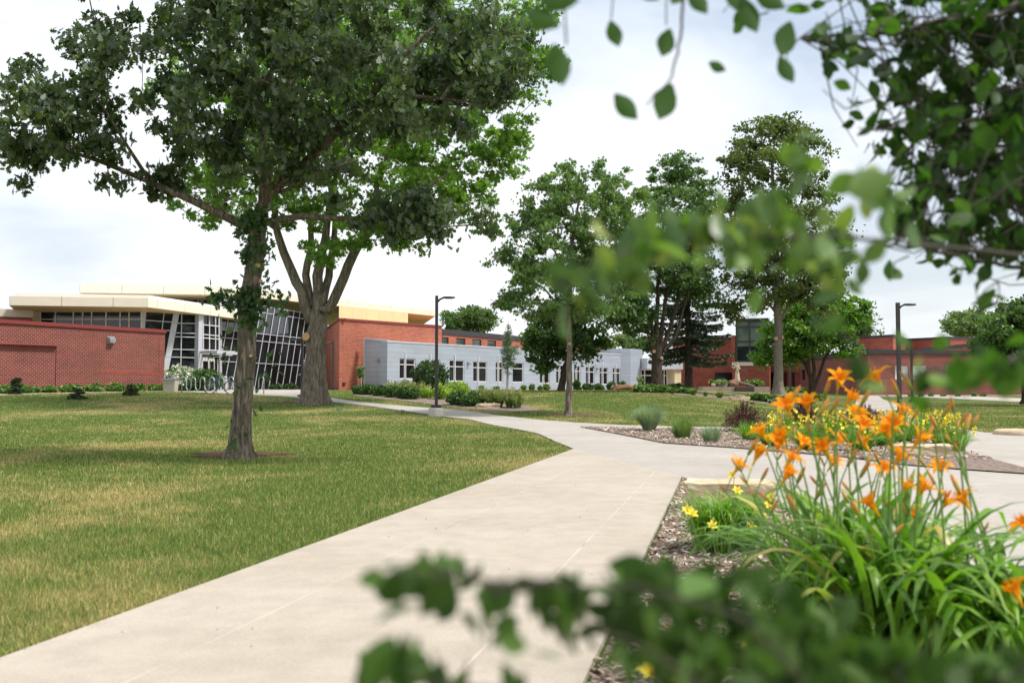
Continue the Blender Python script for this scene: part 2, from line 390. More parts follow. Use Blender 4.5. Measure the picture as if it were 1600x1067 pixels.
# ------------------------------------------------------------ building helpers
Z0=-.3
def unit(A,B):
    e=Vector((B.x-A.x,B.y-A.y,0)); L=e.length; e.normalize(); n=Vector((e.y,-e.x,0)) # faces the camera for left-to-right walls
    return e,n,L
def onwall(A,B,px,py):
    r=ray(px,py); e,n,L=unit(A,B)
    den=r[0]*n.x+r[1]*n.y; s=(A.x*n.x+A.y*n.y)/den
    return (r[0]*s-A.x)*e.x+(r[1]*s-A.y)*e.y, CH+r[2]*s
def H(A,B,x0,y0,x1,y1):
    """pixel rectangle -> wall rectangle"""
    xm=(x0+x1)/2; ym=(y0+y1)/2
    return (onwall(A,B,x0,ym)[0],onwall(A,B,x1,ym)[0],onwall(A,B,xm,y1)[1],onwall(A,B,xm,y0)[1])
def facade(mb,A,B,zb,ta,tb,holes=(),rev=.18,mi=0):
    e,n,L=unit(A,B); us=sorted({0,L,*[round(h[0],4) for h in holes],*[round(h[1],4) for h in holes]}); 
    O=Vector((A.x,A.y,0)); top=lambda u: ta+(tb-ta)*u/L
    zs=sorted({round(h[2],4) for h in holes}|{round(h[3],4) for h in holes})
    pt=lambda u,z,d=0: O+e*u+Vector((0,0,z))-n*d
    for u0,u1 in zip(us,us[1:]):
        lv=[zb]+zs+[None]
        for i in range(len(lv)-1):
            um=(u0+u1)/2; z0=lv[i]; z1=lv[i+1]; za,zb2=(z1,z1) if z1 is not None else (top(u0),top(u1))
            zm=(z0+((za+zb2)/2))/2
            if any(h[0]-1e-3<um<h[1]+1e-3 and h[2]-1e-3<zm<h[3]+1e-3 for h in holes): continue
            mb.quad(pt(u0,z0),pt(u1,z0),pt(u1,zb2),pt(u0,za),[(u0,z0),(u1,z0),(u1,zb2),(u0,za)],mi)
    for h in holes:
        u0,u1,z0,z1=h[:4]
        for a,b in (((u0,z0),(u1,z0)),((u1,z0),(u1,z1)),((u1,z1),(u0,z1)),((u0,z1),(u0,z0))):
            mb.quad(pt(*a),pt(*b),pt(*b,rev),pt(*a,rev),[(a[0],a[1]),(b[0],b[1]),(b[0]+.1,b[1]),(a[0]+.1,a[1])],mi)
def body(mb,A,B,zb,ta,tb,depth,holes=(),mi=0,roofmi=None,back=None):
    """wall with openings plus its two ends, back and flat roof"""
    e,n,L=unit(A,B); bv=Vector(back) if back else -n*depth; Cc=B+bv; D=A+bv
    facade(mb,A,B,zb,ta,tb,holes,mi=mi)
    facade(mb,B,Cc,zb,tb,tb,mi=mi); facade(mb,Cc,D,zb,tb,ta,mi=mi); facade(mb,D,A,zb,ta,ta,mi=mi)
    v=lambda p,z:Vector((p.x,p.y,z-.05)); r=roofmi if roofmi is not None else mi
    mb.quad(v(A,ta),v(B,tb),v(Cc,tb),v(D,ta),[(0,0),(1,0),(1,1),(0,1)],r)
def coping(parent,A,B,ta,tb,h,mat,over=.08,depth=.45,name='coping',ends=0):
    e,n,L=unit(A,B); m=MB()
    O=Vector((A.x,A.y,0)); a=O-e*ends+Vector((0,0,ta)); b=O+e*(L+ends)+Vector((0,0,tb))
    vs=[]
    for p in (a,b):
        for (d,z) in ((over,-h),(over,.03),(-depth,.03),(-depth,-h)): vs.append(p+n*d+Vector((0,0,z)))
    m.add(vs,[(0,3,2,1),(4,5,6,7),(0,1,5,4),(1,2,6,5),(2,3,7,6),(3,0,4,7)],[[(0,0)]*4,[(0,0)]*4,[(0,0),(0,h),(L,h),(L,0)],[(0,0),(0,.4),(L,.4),(L,0)],[(0,0),(0,h),(L,h),(L,0)],[(0,0),(0,.4),(L,.4),(L,0)]])
    return m.build(name,mat,parent)
def window(parent,A,B,h,vs=(),hs=(),fw=.05,mat='white_trim',gl='glass_dark',rec=.13,blind=None,name='window'):
    """framed window in wall rectangle h; vs/hs = mullions as fractions"""
    e,n,L=unit(A,B); O=Vector((A.x,A.y,0)); u0,u1,z0,z1=h[:4]; m=MB(); a,b=-rec,-rec+.07
    m.obox(O,e,n,u0,u0+fw,a,b,z0,z1); m.obox(O,e,n,u1-fw,u1,a,b,z0,z1)
    m.obox(O,e,n,u0+fw,u1-fw,a,b,z0,z0+fw); m.obox(O,e,n,u0+fw,u1-fw,a,b,z1-fw,z1)
    for v in vs: u=u0+(u1-u0)*v; m.obox(O,e,n,u-fw/2,u+fw/2,a,b-.004,z0+fw,z1-fw)
    for v in hs: z=z0+(z1-z0)*v; m.obox(O,e,n,u0+fw,u1-fw,a,b-.008,z-fw/2,z+fw/2)
    w=m.build(name,M[mat],parent)
    g=MB().obox(O,e,n,u0+.01,u1-.01,-rec-.02,-rec+.02,z0+.01,z1-.01); g.build('pane',M[gl],w)
    if blind:
        g=MB().obox(O,e,n,u0+fw,u1-fw,-rec+.022,-rec+.028,z0+(z1-z0)*blind[0],z1-fw); g.build('blind',M['blind'],w)
    return w
def slabroof(parent,front,back_,ztop,th,mat_f,mat_s,name='roof',slope=0):
    """flat roof from front edge points (left to right) and back points"""
    m=MB(); poly=[Vector((p[0],p[1],0)) for p in front]+[Vector((p[0],p[1],0)) for p in back_[::-1]]
    n=len(poly); t=[p+Vector((0,0,ztop)) for p in poly]; b=[p+Vector((0,0,ztop-th)) for p in poly]
    u=0
    for i in range(n):
        j=(i+1)%n; L=(poly[j]-poly[i]).length
        m.quad(b[i],b[j],t[j],t[i],[(u,0),(u+L,0),(u+L,th),(u,th)],0); u+=L
    m.add(t,[tuple(range(n))],[[(p.x,p.y) for p in poly]],1); m.add(b,[tuple(range(n-1,-1,-1))],[[(p.x,p.y) for p in poly[::-1]]],1)
    rf=m.build(name,[M[mat_f],M[mat_s]],parent)
    return rf
def inset_poly(front,back_,d):
    c=Vector((sum(p[0] for p in front+back_)/len(front+back_),sum(p[1] for p in front+back_)/len(front+back_)))
    f=lambda p:(Vector((p[0],p[1]))+(c-Vector((p[0],p[1]))).normalized()*d)
    return [tuple(f(p)) for p in front],[tuple(f(p)) for p in back_]
def walllight(parent,A,B,px,py,w=.28,h=.22,name='wall_light',mat='galv'):
    u,z=onwall(A,B,px,py); e,n,L=unit(A,B); O=Vector((A.x,A.y,0)); m=MB()
    m.obox(O,e,n,u-w/2,u+w/2,.004,.05,z-h/2,z+h/2); m.add([O+e*(u+s*w/2*.8)+n*d+Vector((0,0,z+zz)) for s in (-1,1) for d,zz in ((.05,-h*.35),(.26,-h*.3),(.26,h*.1),(.05,h*.45))],
        [(0,1,2,3),(7,6,5,4),(0,4,5,1),(1,5,6,2),(2,6,7,3),(3,7,4,0)])
    L_=m.build(name,M[mat],parent)
    MB().obox(O,e,n,u-w*.3,u+w*.3,.07,.24,z-h*.42,z-h*.34).build('lens',M['lamp_lens'],L_)
def P2d(px,d): return Vector(((px-800)/F*d,d,0))
def ztop(px,py,d): return P(px,py,d).z
# ---- left low brick wing
B=empty('brick_wing',(0,0,0),label='low dark red brick wing with red metal coping at far left',cat='building')
A_=P2d(-150,47.5); Bv=P2d(257,58)
e,n,L=unit(A_,Bv); ta=ztop(0,501.5,51.6); tb=ztop(257,516,58)
u88,_=onwall(A_,Bv,88,560); u0,_=onwall(A_,Bv,0,560); zr=onwall(A_,Bv,88,541)[1]
tA=tb+(ta-tb)*(L/(L-u0))
m=MB(); body(m,A_,Bv,Z0,tA,tb,12,[(0.02,u88,Z0+.01,zr)]); m.build('wall',M['brick_dark'],B)
m=MB(); O=Vector((A_.x,A_.y,0)); m.obox(O,e,n,.0,u88-.003,-.35,-.045,Z0,zr-.003); m.build('recessed_panel',M['brick_dark'],B); MB().obox(O,e,n,0,u88,.003,.16,zr,zr+.07).build('shadow_ledge',M['coping_red'],B)  # thin dark red lip added to give the shadow band above the panel
m=MB(); ub0=onwall(A_,Bv,150,580)[0]; zb_=onwall(A_,Bv,150,581)[1]; m.obox(O,e,n,ub0,L-.02,.003,.012,zb_-.12,zb_+.1)
m.obox(O,e,n,L-.35,L-.25,.003,.011,.9,tb-.4); m.build('soldier_course',M['brick_red'],B)
coping(B,A_,Bv,tA,tb,.16,M['coping_red'],ends=.05)
walllight(B,A_,Bv,173,531,.42,.38)
# ---- glazed entrance hall
E=empty('glazed_hall',(0,0,0),label='glass entrance hall with flat cream overhanging roofs and slanted white mullions',cat='building')
zl=ztop(230,463,66); th=.62
fr=[P2d(12,64.5),P2d(230,66),P2d(400,79.5)]; bk=[P2d(48,85),P2d(230,92),P2d(400,100)]
ztl=zl-.12
r1=slabroof(E,fr,bk,ztl,th,'fascia_cream','soffit_cream')
f2,b2=inset_poly(fr,bk,.5); q=slabroof(r1,f2,b2,zl+.12,.235,'white_trim','white_trim','roof_edge')
fu=[P2d(122,79),P2d(363,81),P2d(680,104)]; bu=[P2d(165,104),P2d(420,116),P2d(655,122)]
zu=ztop(363,449.5,81)
r2=slabroof(E,fu,bu,zu,.62,'fascia_cream','soffit_cream')
f2,b2=inset_poly(fu,bu,.6); slabroof(r2,f2,b2,zu+.2,.195,'white_trim','white_trim','roof_edge')
zso=ztl-th
def W(mb,A,B,px0,py0,px1,py1,w=.11):
    w=w*.55 if w<.16 else w
    u0,z0=onwall(A,B,px0,py0); u1,z1=onwall(A,B,px1,py1); e,n,L=unit(A,B); O=Vector((A.x,A.y,0))
    mb.bar(O+e*u0+n*.04+Vector((0,0,z0)),O+e*u1+n*.04+Vector((0,0,z1)),w,.06,n)
# strip windows
SA=P2d(48,69.2); SB=P2d(224,69.8); e,n,L=unit(SA,SB); O=Vector((SA.x,SA.y,0))
MB().obox(O,e,n,0,onwall(SA,SB,63,500)[0],-.3,0,Z0,zso).build('cream_column',M['cream_block'],E)
h=H(SA,SB,63,484,221,530); h=(h[0],h[1],h[2],zso-.0)
m=MB()
for px in (63.5,87,115,129.5,143.5,166,188,202,221): W(m,SA,SB,px,484,px,530,.13)
for py in (499,): W(m,SA,SB,63,py,221,py,.1)
W(m,SA,SB,63,485.3,221,485.3,.2)
fw=m.build('window',M['white_trim'],E); MB().obox(O,e,n,h[0],h[1],-.06,-.02,2,zso).build('pane',M['glass_strip'],fw)
m=MB(); m.obox(O,e,n,h[0],h[1],-.3,-.1,Z0,2); m.build('wall',M['cream_block'],E)
# slanted bay between strip windows and entrance
GA=P2d(222,69.9); GB=P2d(306,72.5); e,n,L=unit(GA,GB); O=Vector((GA.x,GA.y,0))
m=MB()
W(m,GA,GB,225,484,221,530,.3); W(m,GA,GB,275.5,488,256,590,.42)
for (a,b,c,d) in ((256,487,251,530),(226,500.5,272,503.5),(225,513.5,270,517),(256,558,262,558),(283.5,490,281.5,600),(273,505,306,505.5),(270,520,306,521),(269,526,306,527),(265,545.5,306,546.5),(262,557.5,306,559),(226,486,306,490)): W(m,GA,GB,a,b,c,d,.11)
fw=m.build('curtain_wall',M['white_metal'],E); MB().obox(O,e,n,0,L,-.09,-.04,.9,zso).build('pane',M['glass_dark'],fw)
# white column and entrance bay
CA=P2d(305.5,72.4); CB=P2d(343,74.5); e,n,L=unit(CA,CB); O=Vector((CA.x,CA.y,0))
uc=onwall(CA,CB,312.5,540)[0]
MB().obox(O,e,n,0,uc,-.2,.25,.8,zso).build('white_column',M['white_metal'],E)
m=MB()
for (a,b,c,d) in ((313,490,313,548),(317,491,317,548),(326.6,492,326.6,548),(336,493,336,548),(341.5,494,341.5,548),(313,507,342,510),(313,522,342,525),(313,527.5,342,530),(313,546.5,342,547.5),(313,557.5,342,557.5)): W(m,CA,CB,a,b,c,d,.1)
fw=m.build('entrance_window',M['white_trim'],E); MB().obox(O,e,n,uc,L,-.09,-.04,.9,zso).build('pane',M['glass_dark'],fw)
m=MB()
for a in (311.5,315.5,325,326.6,334,339.5): W(m,CA,CB,a,561,a,609,.12)
W(m,CA,CB,315,561.5,334,562,.25)
dr=m.build('door',M['white_trim'],E)
m=MB()
for k in range(11): u=k*.26; m.obox(O,e,n,uc-.3+u,uc-.22+u,.2,2.0,ztop(330,553,73),ztop(330,549,73))
m.obox(O,e,n,uc-.35,uc+3.1,1.95,2.05,ztop(330,554,73),ztop(330,548.5,73)); m.obox(O,e,n,uc-.35,uc+3.1,.12,.2,ztop(330,554,73),ztop(330,548,73))
m.build('canopy',M['white_metal'],E)
# big slanted curtain wall
TL=P(343,466,76.5); TR=P(500,491,93); BL=P(343,612,76.5); BR=P(502,612,93)
def BI(s,t): return TL*(1-s)*(1-t)+TR*s*(1-t)+BL*(1-s)*t+BR*s*t
m=MB(); nn=Vector((.7,-.7,0)); shift=.14; N=15
for k in range(-1,N+3):
    s0=(k+.5)/N; s1=s0-shift; t0,t1=0,1
    if s1<0 and s0>0: t1=s0/shift
    if s0>1 and s1<1: t0=(s0-1)/shift
    if s0<=0 or s1>=1: continue
    a=BI(min(max(s0-shift*t0,0),1),t0); b=BI(min(max(s0-shift*t1,0),1),t1)
    m.bar(a+nn*.05,b+nn*.05,.055,.04,nn)
for t in (.015,.09,.335,.42,.675,.985): m.bar(BI(0,t)+nn*.08,BI(1,t)+nn*.05,.06,.035,nn)
m.bar(TL+nn*.1,BL+nn*.1,.2,.2,nn)
fw=m.build('slanted_curtain_wall',M['white_metal'],E)
MB().quad(BL,BR,TR,TL,[(0,0),(1,0),(1,1),(0,1)]).build('pane',M['glass_dark'],fw)
# clerestory under the upper roof
KA=P2d(235,85); KB=P2d(357,85.5); e,n,L=unit(KA,KB); O=Vector((KA.x,KA.y,0)); m=MB()
for px in (255,272,286.5,310,331,343.5,356): W(m,KA,KB,px,460,px,482,.12)
W(m,KA,KB,240,464,357,464.5,.16)
fw=m.build('clerestory_window',M['white_trim'],E); MB().obox(O,e,n,0,L,-.1,-.04,5,zu-.6).build('pane',M['glass_strip'],fw)
for q0,q1 in ((P2d(357,85.5),P2d(364,84)),(P2d(60,84),KA)): m=MB(); facade(m,q0,q1,1,zu-.6,zu-.6); m.build('end_wall',M['fascia_cream'],E)
m=MB(); KC=P2d(529,91); KD=P2d(637,99.5); body(m,KC,KD,3,zu-.6,zu-.6,8,back=(-1.5,8,0)); m.build('cream_clerestory',M['soffit_cream'],E)
# pale parapet behind the low wing
PA=P2d(-30,66); PB=P2d(49,67.5); m=MB(); body(m,PA,PB,Z0,ztop(20,494,66.5),ztop(20,494,66.5),6); pw=m.build('rear_brick_wall',M['brick_dark'],E)
e,n,L=unit(PA,PB); m=MB(); m.obox(Vector((PA.x,PA.y,0)),e,n,-.1,L+.02,-.5,.06,ztop(20,494,66.5)-.02,ztop(20,482.5,66.5)); m.build('concrete_band',M['stone_band'],pw)
# ---- brick auditorium block
BA=P2d(530,73.2); BB=P2d(690,81.2); ta=ztop(530,497.5,73.2); tb=ztop(690,509,81.2)
K=empty('brick_hall',(0,0,0),label='tall orange red brick hall block rising behind the grey panelled building',cat='building')
m=MB(); body(m,BA,BB,Z0,ta,tb,13,back=(-1.8,13,0)); 
LA=P2d(508,86)
facade(m,LA,BA,Z0,ta,ta); m.build('wall',M['brick_orange'],K)
coping(K,BA,BB,ta,tb,.12,M['coping_red'],ends=.05); coping(K,LA,BA,ta,ta,.12,M['coping_red'])
for px,py in ((537,600),): 
    u,z=onwall(BA,BB,px if px>530 else 533,py); e,n,L=unit(BA,BB); MB().obox(Vector((BA.x,BA.y,0)),e,n,u-.13,u+.13,.003,.06,z-.11,z+.11).build('drain_vent',M['coping_black'],K)
# ---- long brick classroom block with small square windows
CA=P2d(672,86); CB=P2d(937,113); K=empty('brick_classroom_block',(0,0,0),label='long orange brick block with black roof edge and a row of small square windows',cat='building')
ta=ztop(685,514,87.1); tb=ztop(937,537.5,113); holes=[]
for a,b,y0,y1 in ((687,701,526.8,537.5),(713,727,528.5,539),(738,752,530.3,540.5),(761.5,775,532,542),(785,798,534,543)): holes.append(H(CA,CB,a,y0,b,y1))
m=MB(); body(m,CA,CB,Z0,ta,tb,14,holes); m.build('wall',M['brick_orange'],K)
for h in holes: window(K,CA,CB,h,(),(.5,),.07,'coping_black','glass_green')
coping(K,CA,CB,ta,tb,.42,M['coping_black'],.1,.6,'roof_edge',.1)
# ---- grey panelled building
GA=P2d(605,72.7); GB=P2d(980,102); K=empty('grey_panel_building',(0,0,0),label='single storey grey metal panelled building with a row of tall white framed windows',cat='building')
e,n,L=unit(GA,GB); ta=ztop(605,533,72.7); tb=ztop(980,554,102); WN=[]
spec=[(624.5,649,560,592),(664,688,561.5,593.5),(702.5,725.5,563,595.6),(739.5,761,565,596.5),(774.5,786,565.8,597),(801,818,566.7,597.3),(843.5,859,569,598.7),(869,883,570.5,599),(897,907,571.7,599.5),(915.5,929,573,600),(937,950,574,600.5),(957.5,969.5,575,601)]
for a,b,y0,y1 in spec: WN.append(H(GA,GB,a,y0,b,y1))
m=MB(); body(m,GA,GB,Z0,ta,tb,7,WN,0,1,back=(-1.6,6,0))
m.build('wall',[M['grey_siding'],M['roof_membrane']],K)
for i,h in enumerate(WN):
    wide=i not in (5,); window(K,GA,GB,h,(.34,) if wide else (),(.70,),.055,'white_trim','glass_dark')
    if i in (1,5): pass
O=Vector((GA.x,GA.y,0))
for i,h in enumerate(WN):
    if i==5: continue
    u=h[0]+(h[1]-h[0])*.34; MB().obox(O,e,n,u-.022,u+.022,.002,.08,h[2]-.25,h[3]+.42).build('sun_fin',M['white_trim'],K)
coping(K,GA,GB,ta,tb,.07,M['white_metal'],.04,.5)
for px,py in ((731,568),(830,571),(932,576),(973,578)): walllight(K,GA,GB,px,py,.22,.26)
# end return + higher parapet
ex=Vector((-n.x*-1,0,0)); EA=P2d(571,74.2); m=MB()
facade(m,EA,GA,Z0,ta+.28,ta+.02); bk=GA-n*5
m.build('end_wall',M['grey_siding'],K); coping(K,EA,GA,ta+.28,ta+.04,.07,M['white_metal'],.04,.3)
e2,n2,L2=unit(EA,GA); walllight(K,EA,GA,591,563,.4,.25)
dm=MB(); u0=onwall(EA,GA,576.5,590)[0]; u1=onwall(EA,GA,589,590)[0]; dm.obox(Vector((EA.x,EA.y,0)),e2,n2,u0,u1,.003,.03,.9,onwall(EA,GA,580,573)[1]); dm.build('service_door',M['grey_siding'],K)
MB().obox(Vector((EA.x,EA.y,0)),e2,n2,-.12,0.0,-.1,.1,.8,ta+.3).build('downpipe',M['white_metal'],K)
u,z=onwall(GA,GB,977,587); MB().obox(O,e,n,u-.1,u+.1,.003,.1,z-.1,z+.1).build('alarm_bell',M['hydrant_red'],K)
# rounded end of the grey building
m=MB(); pts=[]; C0=P2d(938,98); Rr=6.2
pa=P2d(925,108); arc=[P2d(926,101.5)]
arcp=[(928,110),(940,104.5),(955,101.8),(970,100.9),(985,101.0),(1000,102.5),(1004,104.5)]
tz=ztop(960,545,101.5)
for (p0,d0),(p1,d1) in zip(arcp,arcp[1:]): facade(m,P2d(p0,d0),P2d(p1,d1),Z0,tz,tz)
m.build('curved_wall',M['grey_siding'],K)
# entrance beside it
EA=P2d(1003,103); EB=P2d(1055,105); e,n,L=unit(EA,EB); O=Vector((EA.x,EA.y,0))
zt=ztop(1030,568,104); zc=ztop(1030,577,104)
m=MB(); m.obox(O,e,n,-.2,L+.1,-4,1.2,zc,zt+.5); m.build('entrance_canopy',M['white_metal'],K)
h=(0,onwall(EA,EB,1045,590)[0],.8,zc); window(K,EA,EB,h,(.15,.42,.7,.88),(.75,),.1,'white_trim','glass_dark',.3,name='entrance_glazing')
m=MB(); m.obox(O,e,n,h[1],L,-1,1.0,.5,zc-.002); m.build('cream_column',M['cream_block'],K)
# ---- central brick block with glass tower
K=empty('brick_library',(0,0,0),label='red brick building with black framed glass tower behind the statue',cat='building')
A1_=P2d(1052,106); A2=P2d(1145,105); ta=ztop(1100,527,105)
holes=[H(A1_,A2,1117,582,1144.5,608)]
m=MB(); body(m,A1_,A2,Z0,ta,ta,14,[])
e,n,L=unit(A1_,A2)
m.build('wall',M['brick_red'],K); coping(K,A1_,A2,ta,ta,.2,M['coping_black'],.08,.5)
h=holes[0]; MB().obox(Vector((A1_.x,A1_.y,0)),e,n,h[0],h[1],.002,.05,.3,h[3]).build('dark_doorway',M['glass_dark'],K)
T1=P2d(1144,98); T2=P2d(1202,97); e,n,L=unit(T1,T2); zt=ztop(1170,571.5,98); zband=ztop(1170,566,98)
m=MB(); body(m,T1,T2,Z0,zt,zt,10); m.build('bay_wall',M['brick_red'],K)
O=Vector((T1.x,T1.y,0)); MB().obox(O,e,n,-.02,onwall(T1,T2,1195,569)[0],-.6,.06,zt+.002,zband).build('stone_band',M['stone_band'],K)
uu=onwall(T1,T2,1149.5,530)[0]; u2=onwall(T1,T2,1200,530)[0]; zt2=ztop(1170,501,98)
h=(uu,u2,zband+.01,zt2); window(K,T1,T2,h,(.43,),(.49,.84),.16,'coping_black','glass_green',.1,name='glass_tower')
m=MB(); m.obox(O,e,n,uu,u2,-6,-.2,zband,zt2-.02); m.obox(O,e,n,uu-.05,u2+.05,-6,.15,zt2+.003,zt2+.18); m.build('tower_frame',M['coping_black'],K)
zz=onwall(T1,T2,1170,541)[1]; MB().obox(O,e,n,uu+.15,u2-.15,-.075,-.055,zband+.15,zz).build('lower_pane',M['glass_dark'],K)
m=MB(); m.obox(O,e,n,-.05,uu-.05,-1,-.01,zband,ztop(1147,524,98)); m.build('pier',M['brick_red'],K)
D1=P2d(1202,101); D2=P2d(1252,99); m=MB(); tt=ztop(1230,553,100)
body(m,D1,D2,Z0,tt,tt,8); m.build('link_wall',M['brick_red'],K)
e,n,L=unit(D1,D2); O=Vector((D1.x,D1.y,0))
for a,b in ((1202.5,1209),(1222,1230),(1236.5,1242)):
    h=H(D1,D2,a,581.5,b,608); MB().obox(O,e,n,h[0],h[1],.002,.05,.4,h[3]).build('dark_doorway',M['glass_dark'],K)
h=H(D1,D2,1226,566,1242,571); MB().obox(O,e,n,h[0],h[1],.003,.1,h[2],h[3]).build('stone_band',M['stone_band'],K)
h=H(D1,D2,1215,541,1262,560); MB().obox(O,e,n,h[0],h[1],.004,.1,h[2],h[3]).build('upper_window',M['glass_strip'],K)
# ---- right brick wing
K=empty('brick_east_wing',(0,0,0),label='low red brick wing with thick black roof edge at right, blinds in its windows',cat='building')
W0=P2d(1250,97); W1=P2d(1356,79); W2=P2d(1700,84)
zt=ztop(1356,546.5,79)
holes=[H(W0,W1,a,577,b,594) for a,b in ((1253,1258),(1295.5,1301.5),(1304,1310))]; hd=H(W0,W1,1262,576,1268,592)
m=MB(); facade(m,W0,W1,Z0,zt,zt,holes)
hol2=[H(W1,W2,1398.5,572,1419,592.5),H(W1,W2,1426.5,571.5,1447.5,592.5),H(W1,W2,1479,571.5,1500,592.5)]
facade(m,W1,W2,Z0,zt,zt,hol2); 
bk1=P2d(1270,112); bk2=P2d(1700,112); m.quad(Vector((W0.x,W0.y,zt-.1)),Vector((W1.x,W1.y,zt-.1)),Vector((W2.x,W2.y,zt-.1)),Vector((bk2.x,bk2.y,zt-.1)),[(0,0)]*4,1)
m.build('wall',[M['brick_dark'],M['roof_membrane']],K)
for h in holes: window(K,W0,W1,h,(),(),.07,'coping_black','glass_dark')
window(K,W1,W2,hol2[0],(),(),.09,'white_trim','glass_strip',blind=(.05,)); window(K,W1,W2,hol2[1],(),(),.09,'white_trim','glass_strip',blind=(.05,)); window(K,W1,W2,hol2[2],(),(),.09,'white_trim','glass_dark')
coping(K,W0,W1,zt,zt,.38,M['coping_black'],.1,.5,'roof_edge'); coping(K,W1,W2,zt,zt,.3,M['coping_black'],.1,.5,'roof_edge')
for px in (1560,):
    h=H(W1,W2,px,585,px+14,614); e,n,L=unit(W1,W2); MB().obox(Vector((W1.x,W1.y,0)),e,n,h[0],h[1],.002,.06,.4,h[3]).build('door',M['coping_black'],K)
for i,(a,b,da,db,y,ye) in enumerate(((1335,1396,104,100,522.5,522.5),(1396,1417,100,108,523,526),(1416,1485,108,104,525,523.5),(1485,1560,104,106,524,525))):
    m=MB(); X=P2d(a,da); Y_=P2d(b,db); z=ztop(1396,523,100); facade(m,X,Y_,1,z,z); up=m.build('upper_wall',M['brick_red'],K); coping(up,X,Y_,z,z,.22,M['coping_black'],.08,.4)
X=P2d(1494,95); Y_=P2d(1560,95); m=MB(); z0=ztop(1500,547,95); z1=ztop(1527,538,97)
m.add([X+Vector((0,0,z0)),Y_+Vector((0,0,z0)),Y_+Vector((0,3,z1)),P2d(1527,98)+Vector((0,0,z1)),P2d(1527,98)+Vector((0,0,z0)),Y_+Vector((0,3,z0))],[(0,1,2,3),(0,3,4),(1,5,2),(3,2,5,4)]); m.build('skylight_roof',M['white_metal'],K)
X=P2d(1440,93); Y_=P2d(1545,90); m=MB(); zz=ztop(1440,544.5,93); z2=ztop(1545,534.5,90); facade(m,X,Y_,1,zz,z2); m.build('sloped_parapet',M['brick_red'],K); coping(K,X,Y_,zz,z2,.3,M['coping_black'],.1,.4,'roof_edge')
# gravel strips at building feet
def strip(name,pts,mat,off=.012): sheet(name,pts,off,mat,0)
gp=lambda A,B,t,o:(A.x+(B.x-A.x)*t+unit(A,B)[1].x*o,A.y+(B.y-A.y)*t+unit(A,B)[1].y*o)
strip('gravel_strip',[gp(GA,GB,-.1,0.1),gp(GA,GB,-.1,4.5),gp(GA,GB,.35,5),gp(GA,GB,.7,6.5),gp(GA,GB,1.12,7),gp(GA,GB,1.15,.1)],M['gravel'])
strip('gravel_strip',[gp(W1,W2,-.02,0),gp(W1,W2,-.02,3),gp(W1,W2,1,3),gp(W1,W2,1,0)],M['mulch'])
# ---- lamps
def lamp(px,d,top,base,label,side=1,arm=True,foot=True,w=.13,conc=True,armlen=.62):
    g=GD(px,d) ; x=g.x
    t=empty('street_lamp',g,0,label=label,cat='street lamp',group='dark pole lamps along the campus paths')
    H_=P(px,top,d).z-g.z
    z0=0
    if conc:
        m=MB(); m.lathe([(.0,-.2),(.27,-.2),(.27,.27),(.25,.30),(0,.30)],n=24); m.build('concrete_base',M['concrete_base'],t); z0=.30
    MB().box(-.17,.17,-.17,.17,z0+.002,z0+.11).build('base_plate',M['bronze_paint'],t)
    MB().box(-w/2,w/2,-w/2,w/2,z0+.1,H_).build('pole',M['bronze_paint'],t)
    if arm:
        m=MB(); pts=[(side*(w/2-.02),0,H_-.22),(side*.13,0,H_-.12),(side*.25,0,H_-.075)]; m.tube(pts,[.035,.035,.03],8); m.build('arm',M['bronze_paint'],t,True)
        m=MB(); m.lathe([(0,.03),(.10,.026),(.125,.0),(.115,-.035),(0,-.045)],n=20)
        hd=m.build('lamp_head',M['bronze_paint'],t,True); hd.location=(side*(armlen*.5+.12),0,H_-.06); hd.scale=(armlen/.32,1.1,1)
        MB().box(-.07,.07,-.06,.06,-.052,-.044).build('lens',M['lamp_lens'],hd)
    return t
lamp(682,35.4,462,650,'tall dark lamp beside the diagonal path, square pole on round concrete base near the boxwoods',w=.105)
lamp(1404.5,35.6,473,658,'tall dark lamp rising behind the yellow daylily bed',w=.12)
lamp(1424.5,66,532,624,'distant lamp by the lawn at right with its arm pointing left',side=-1,w=.13,conc=False)
lamp(472,47,528,620,'dark lamp pole just left of the forked maple trunk',side=-1,w=.11,conc=False)
lamp(520.5,66,533,607,'small lamp against the orange brick wall right of the forked maple trunk',side=-1,w=.10,conc=False)
lamp(1235,78,544,612,'thin lamp between the linden trunk and the multi stemmed tree',side=1,w=.12,conc=False,armlen=.8)
# ---- bike rack, bicycle, bin
g0=G(284,613.2); g1=G(412,616.5)
t=empty('bike_rack',g0,math.atan2(g1.y-g0.y,g1.x-g0.x),label='galvanised wave bike rack of looping tubes outside the glass entrance',cat='bike rack')
Lr=(g1-g0).length; nl=9; p=[(0,0,-.1)]; sp=Lr/(nl*2-1)*1.0; hT=.80; r=sp/2
zt=hT-r; zb=.12+r; x=0
seq=[]
for k in range(nl):
    for a in range(0,181,30): seq.append((x+r-r*math.cos(R(a)),0,zt+r*math.sin(R(a))))
    x+=sp
    if k<nl-1:
        for a in range(0,181,30): seq.append((x+r-r*math.cos(R(a)),0,zb-r*math.sin(R(a))))
        x+=sp
sc_=Lr/x
seq=[(0,0,-.1)]+seq+[(x,0,-.1)]; seq=[(a*sc_,b,c) for a,b,c in seq]
m=MB(); m.tube(seq,.03,8); m.build('wave_tube',M['galv'],t,True)
m=MB()
for k in (1.5,7.5,13.5): MB().tube([(k*sp*sc_,0,-.1),(k*sp*sc_,0,.14)],.028,6).build('leg',M['galv'],t,True)
pass
gb=G(344,615.5)
t=empty('bicycle',gb+Vector((0,.0,0)),R(35),label='dark blue bicycle leaning in the bike rack',cat='bicycle')
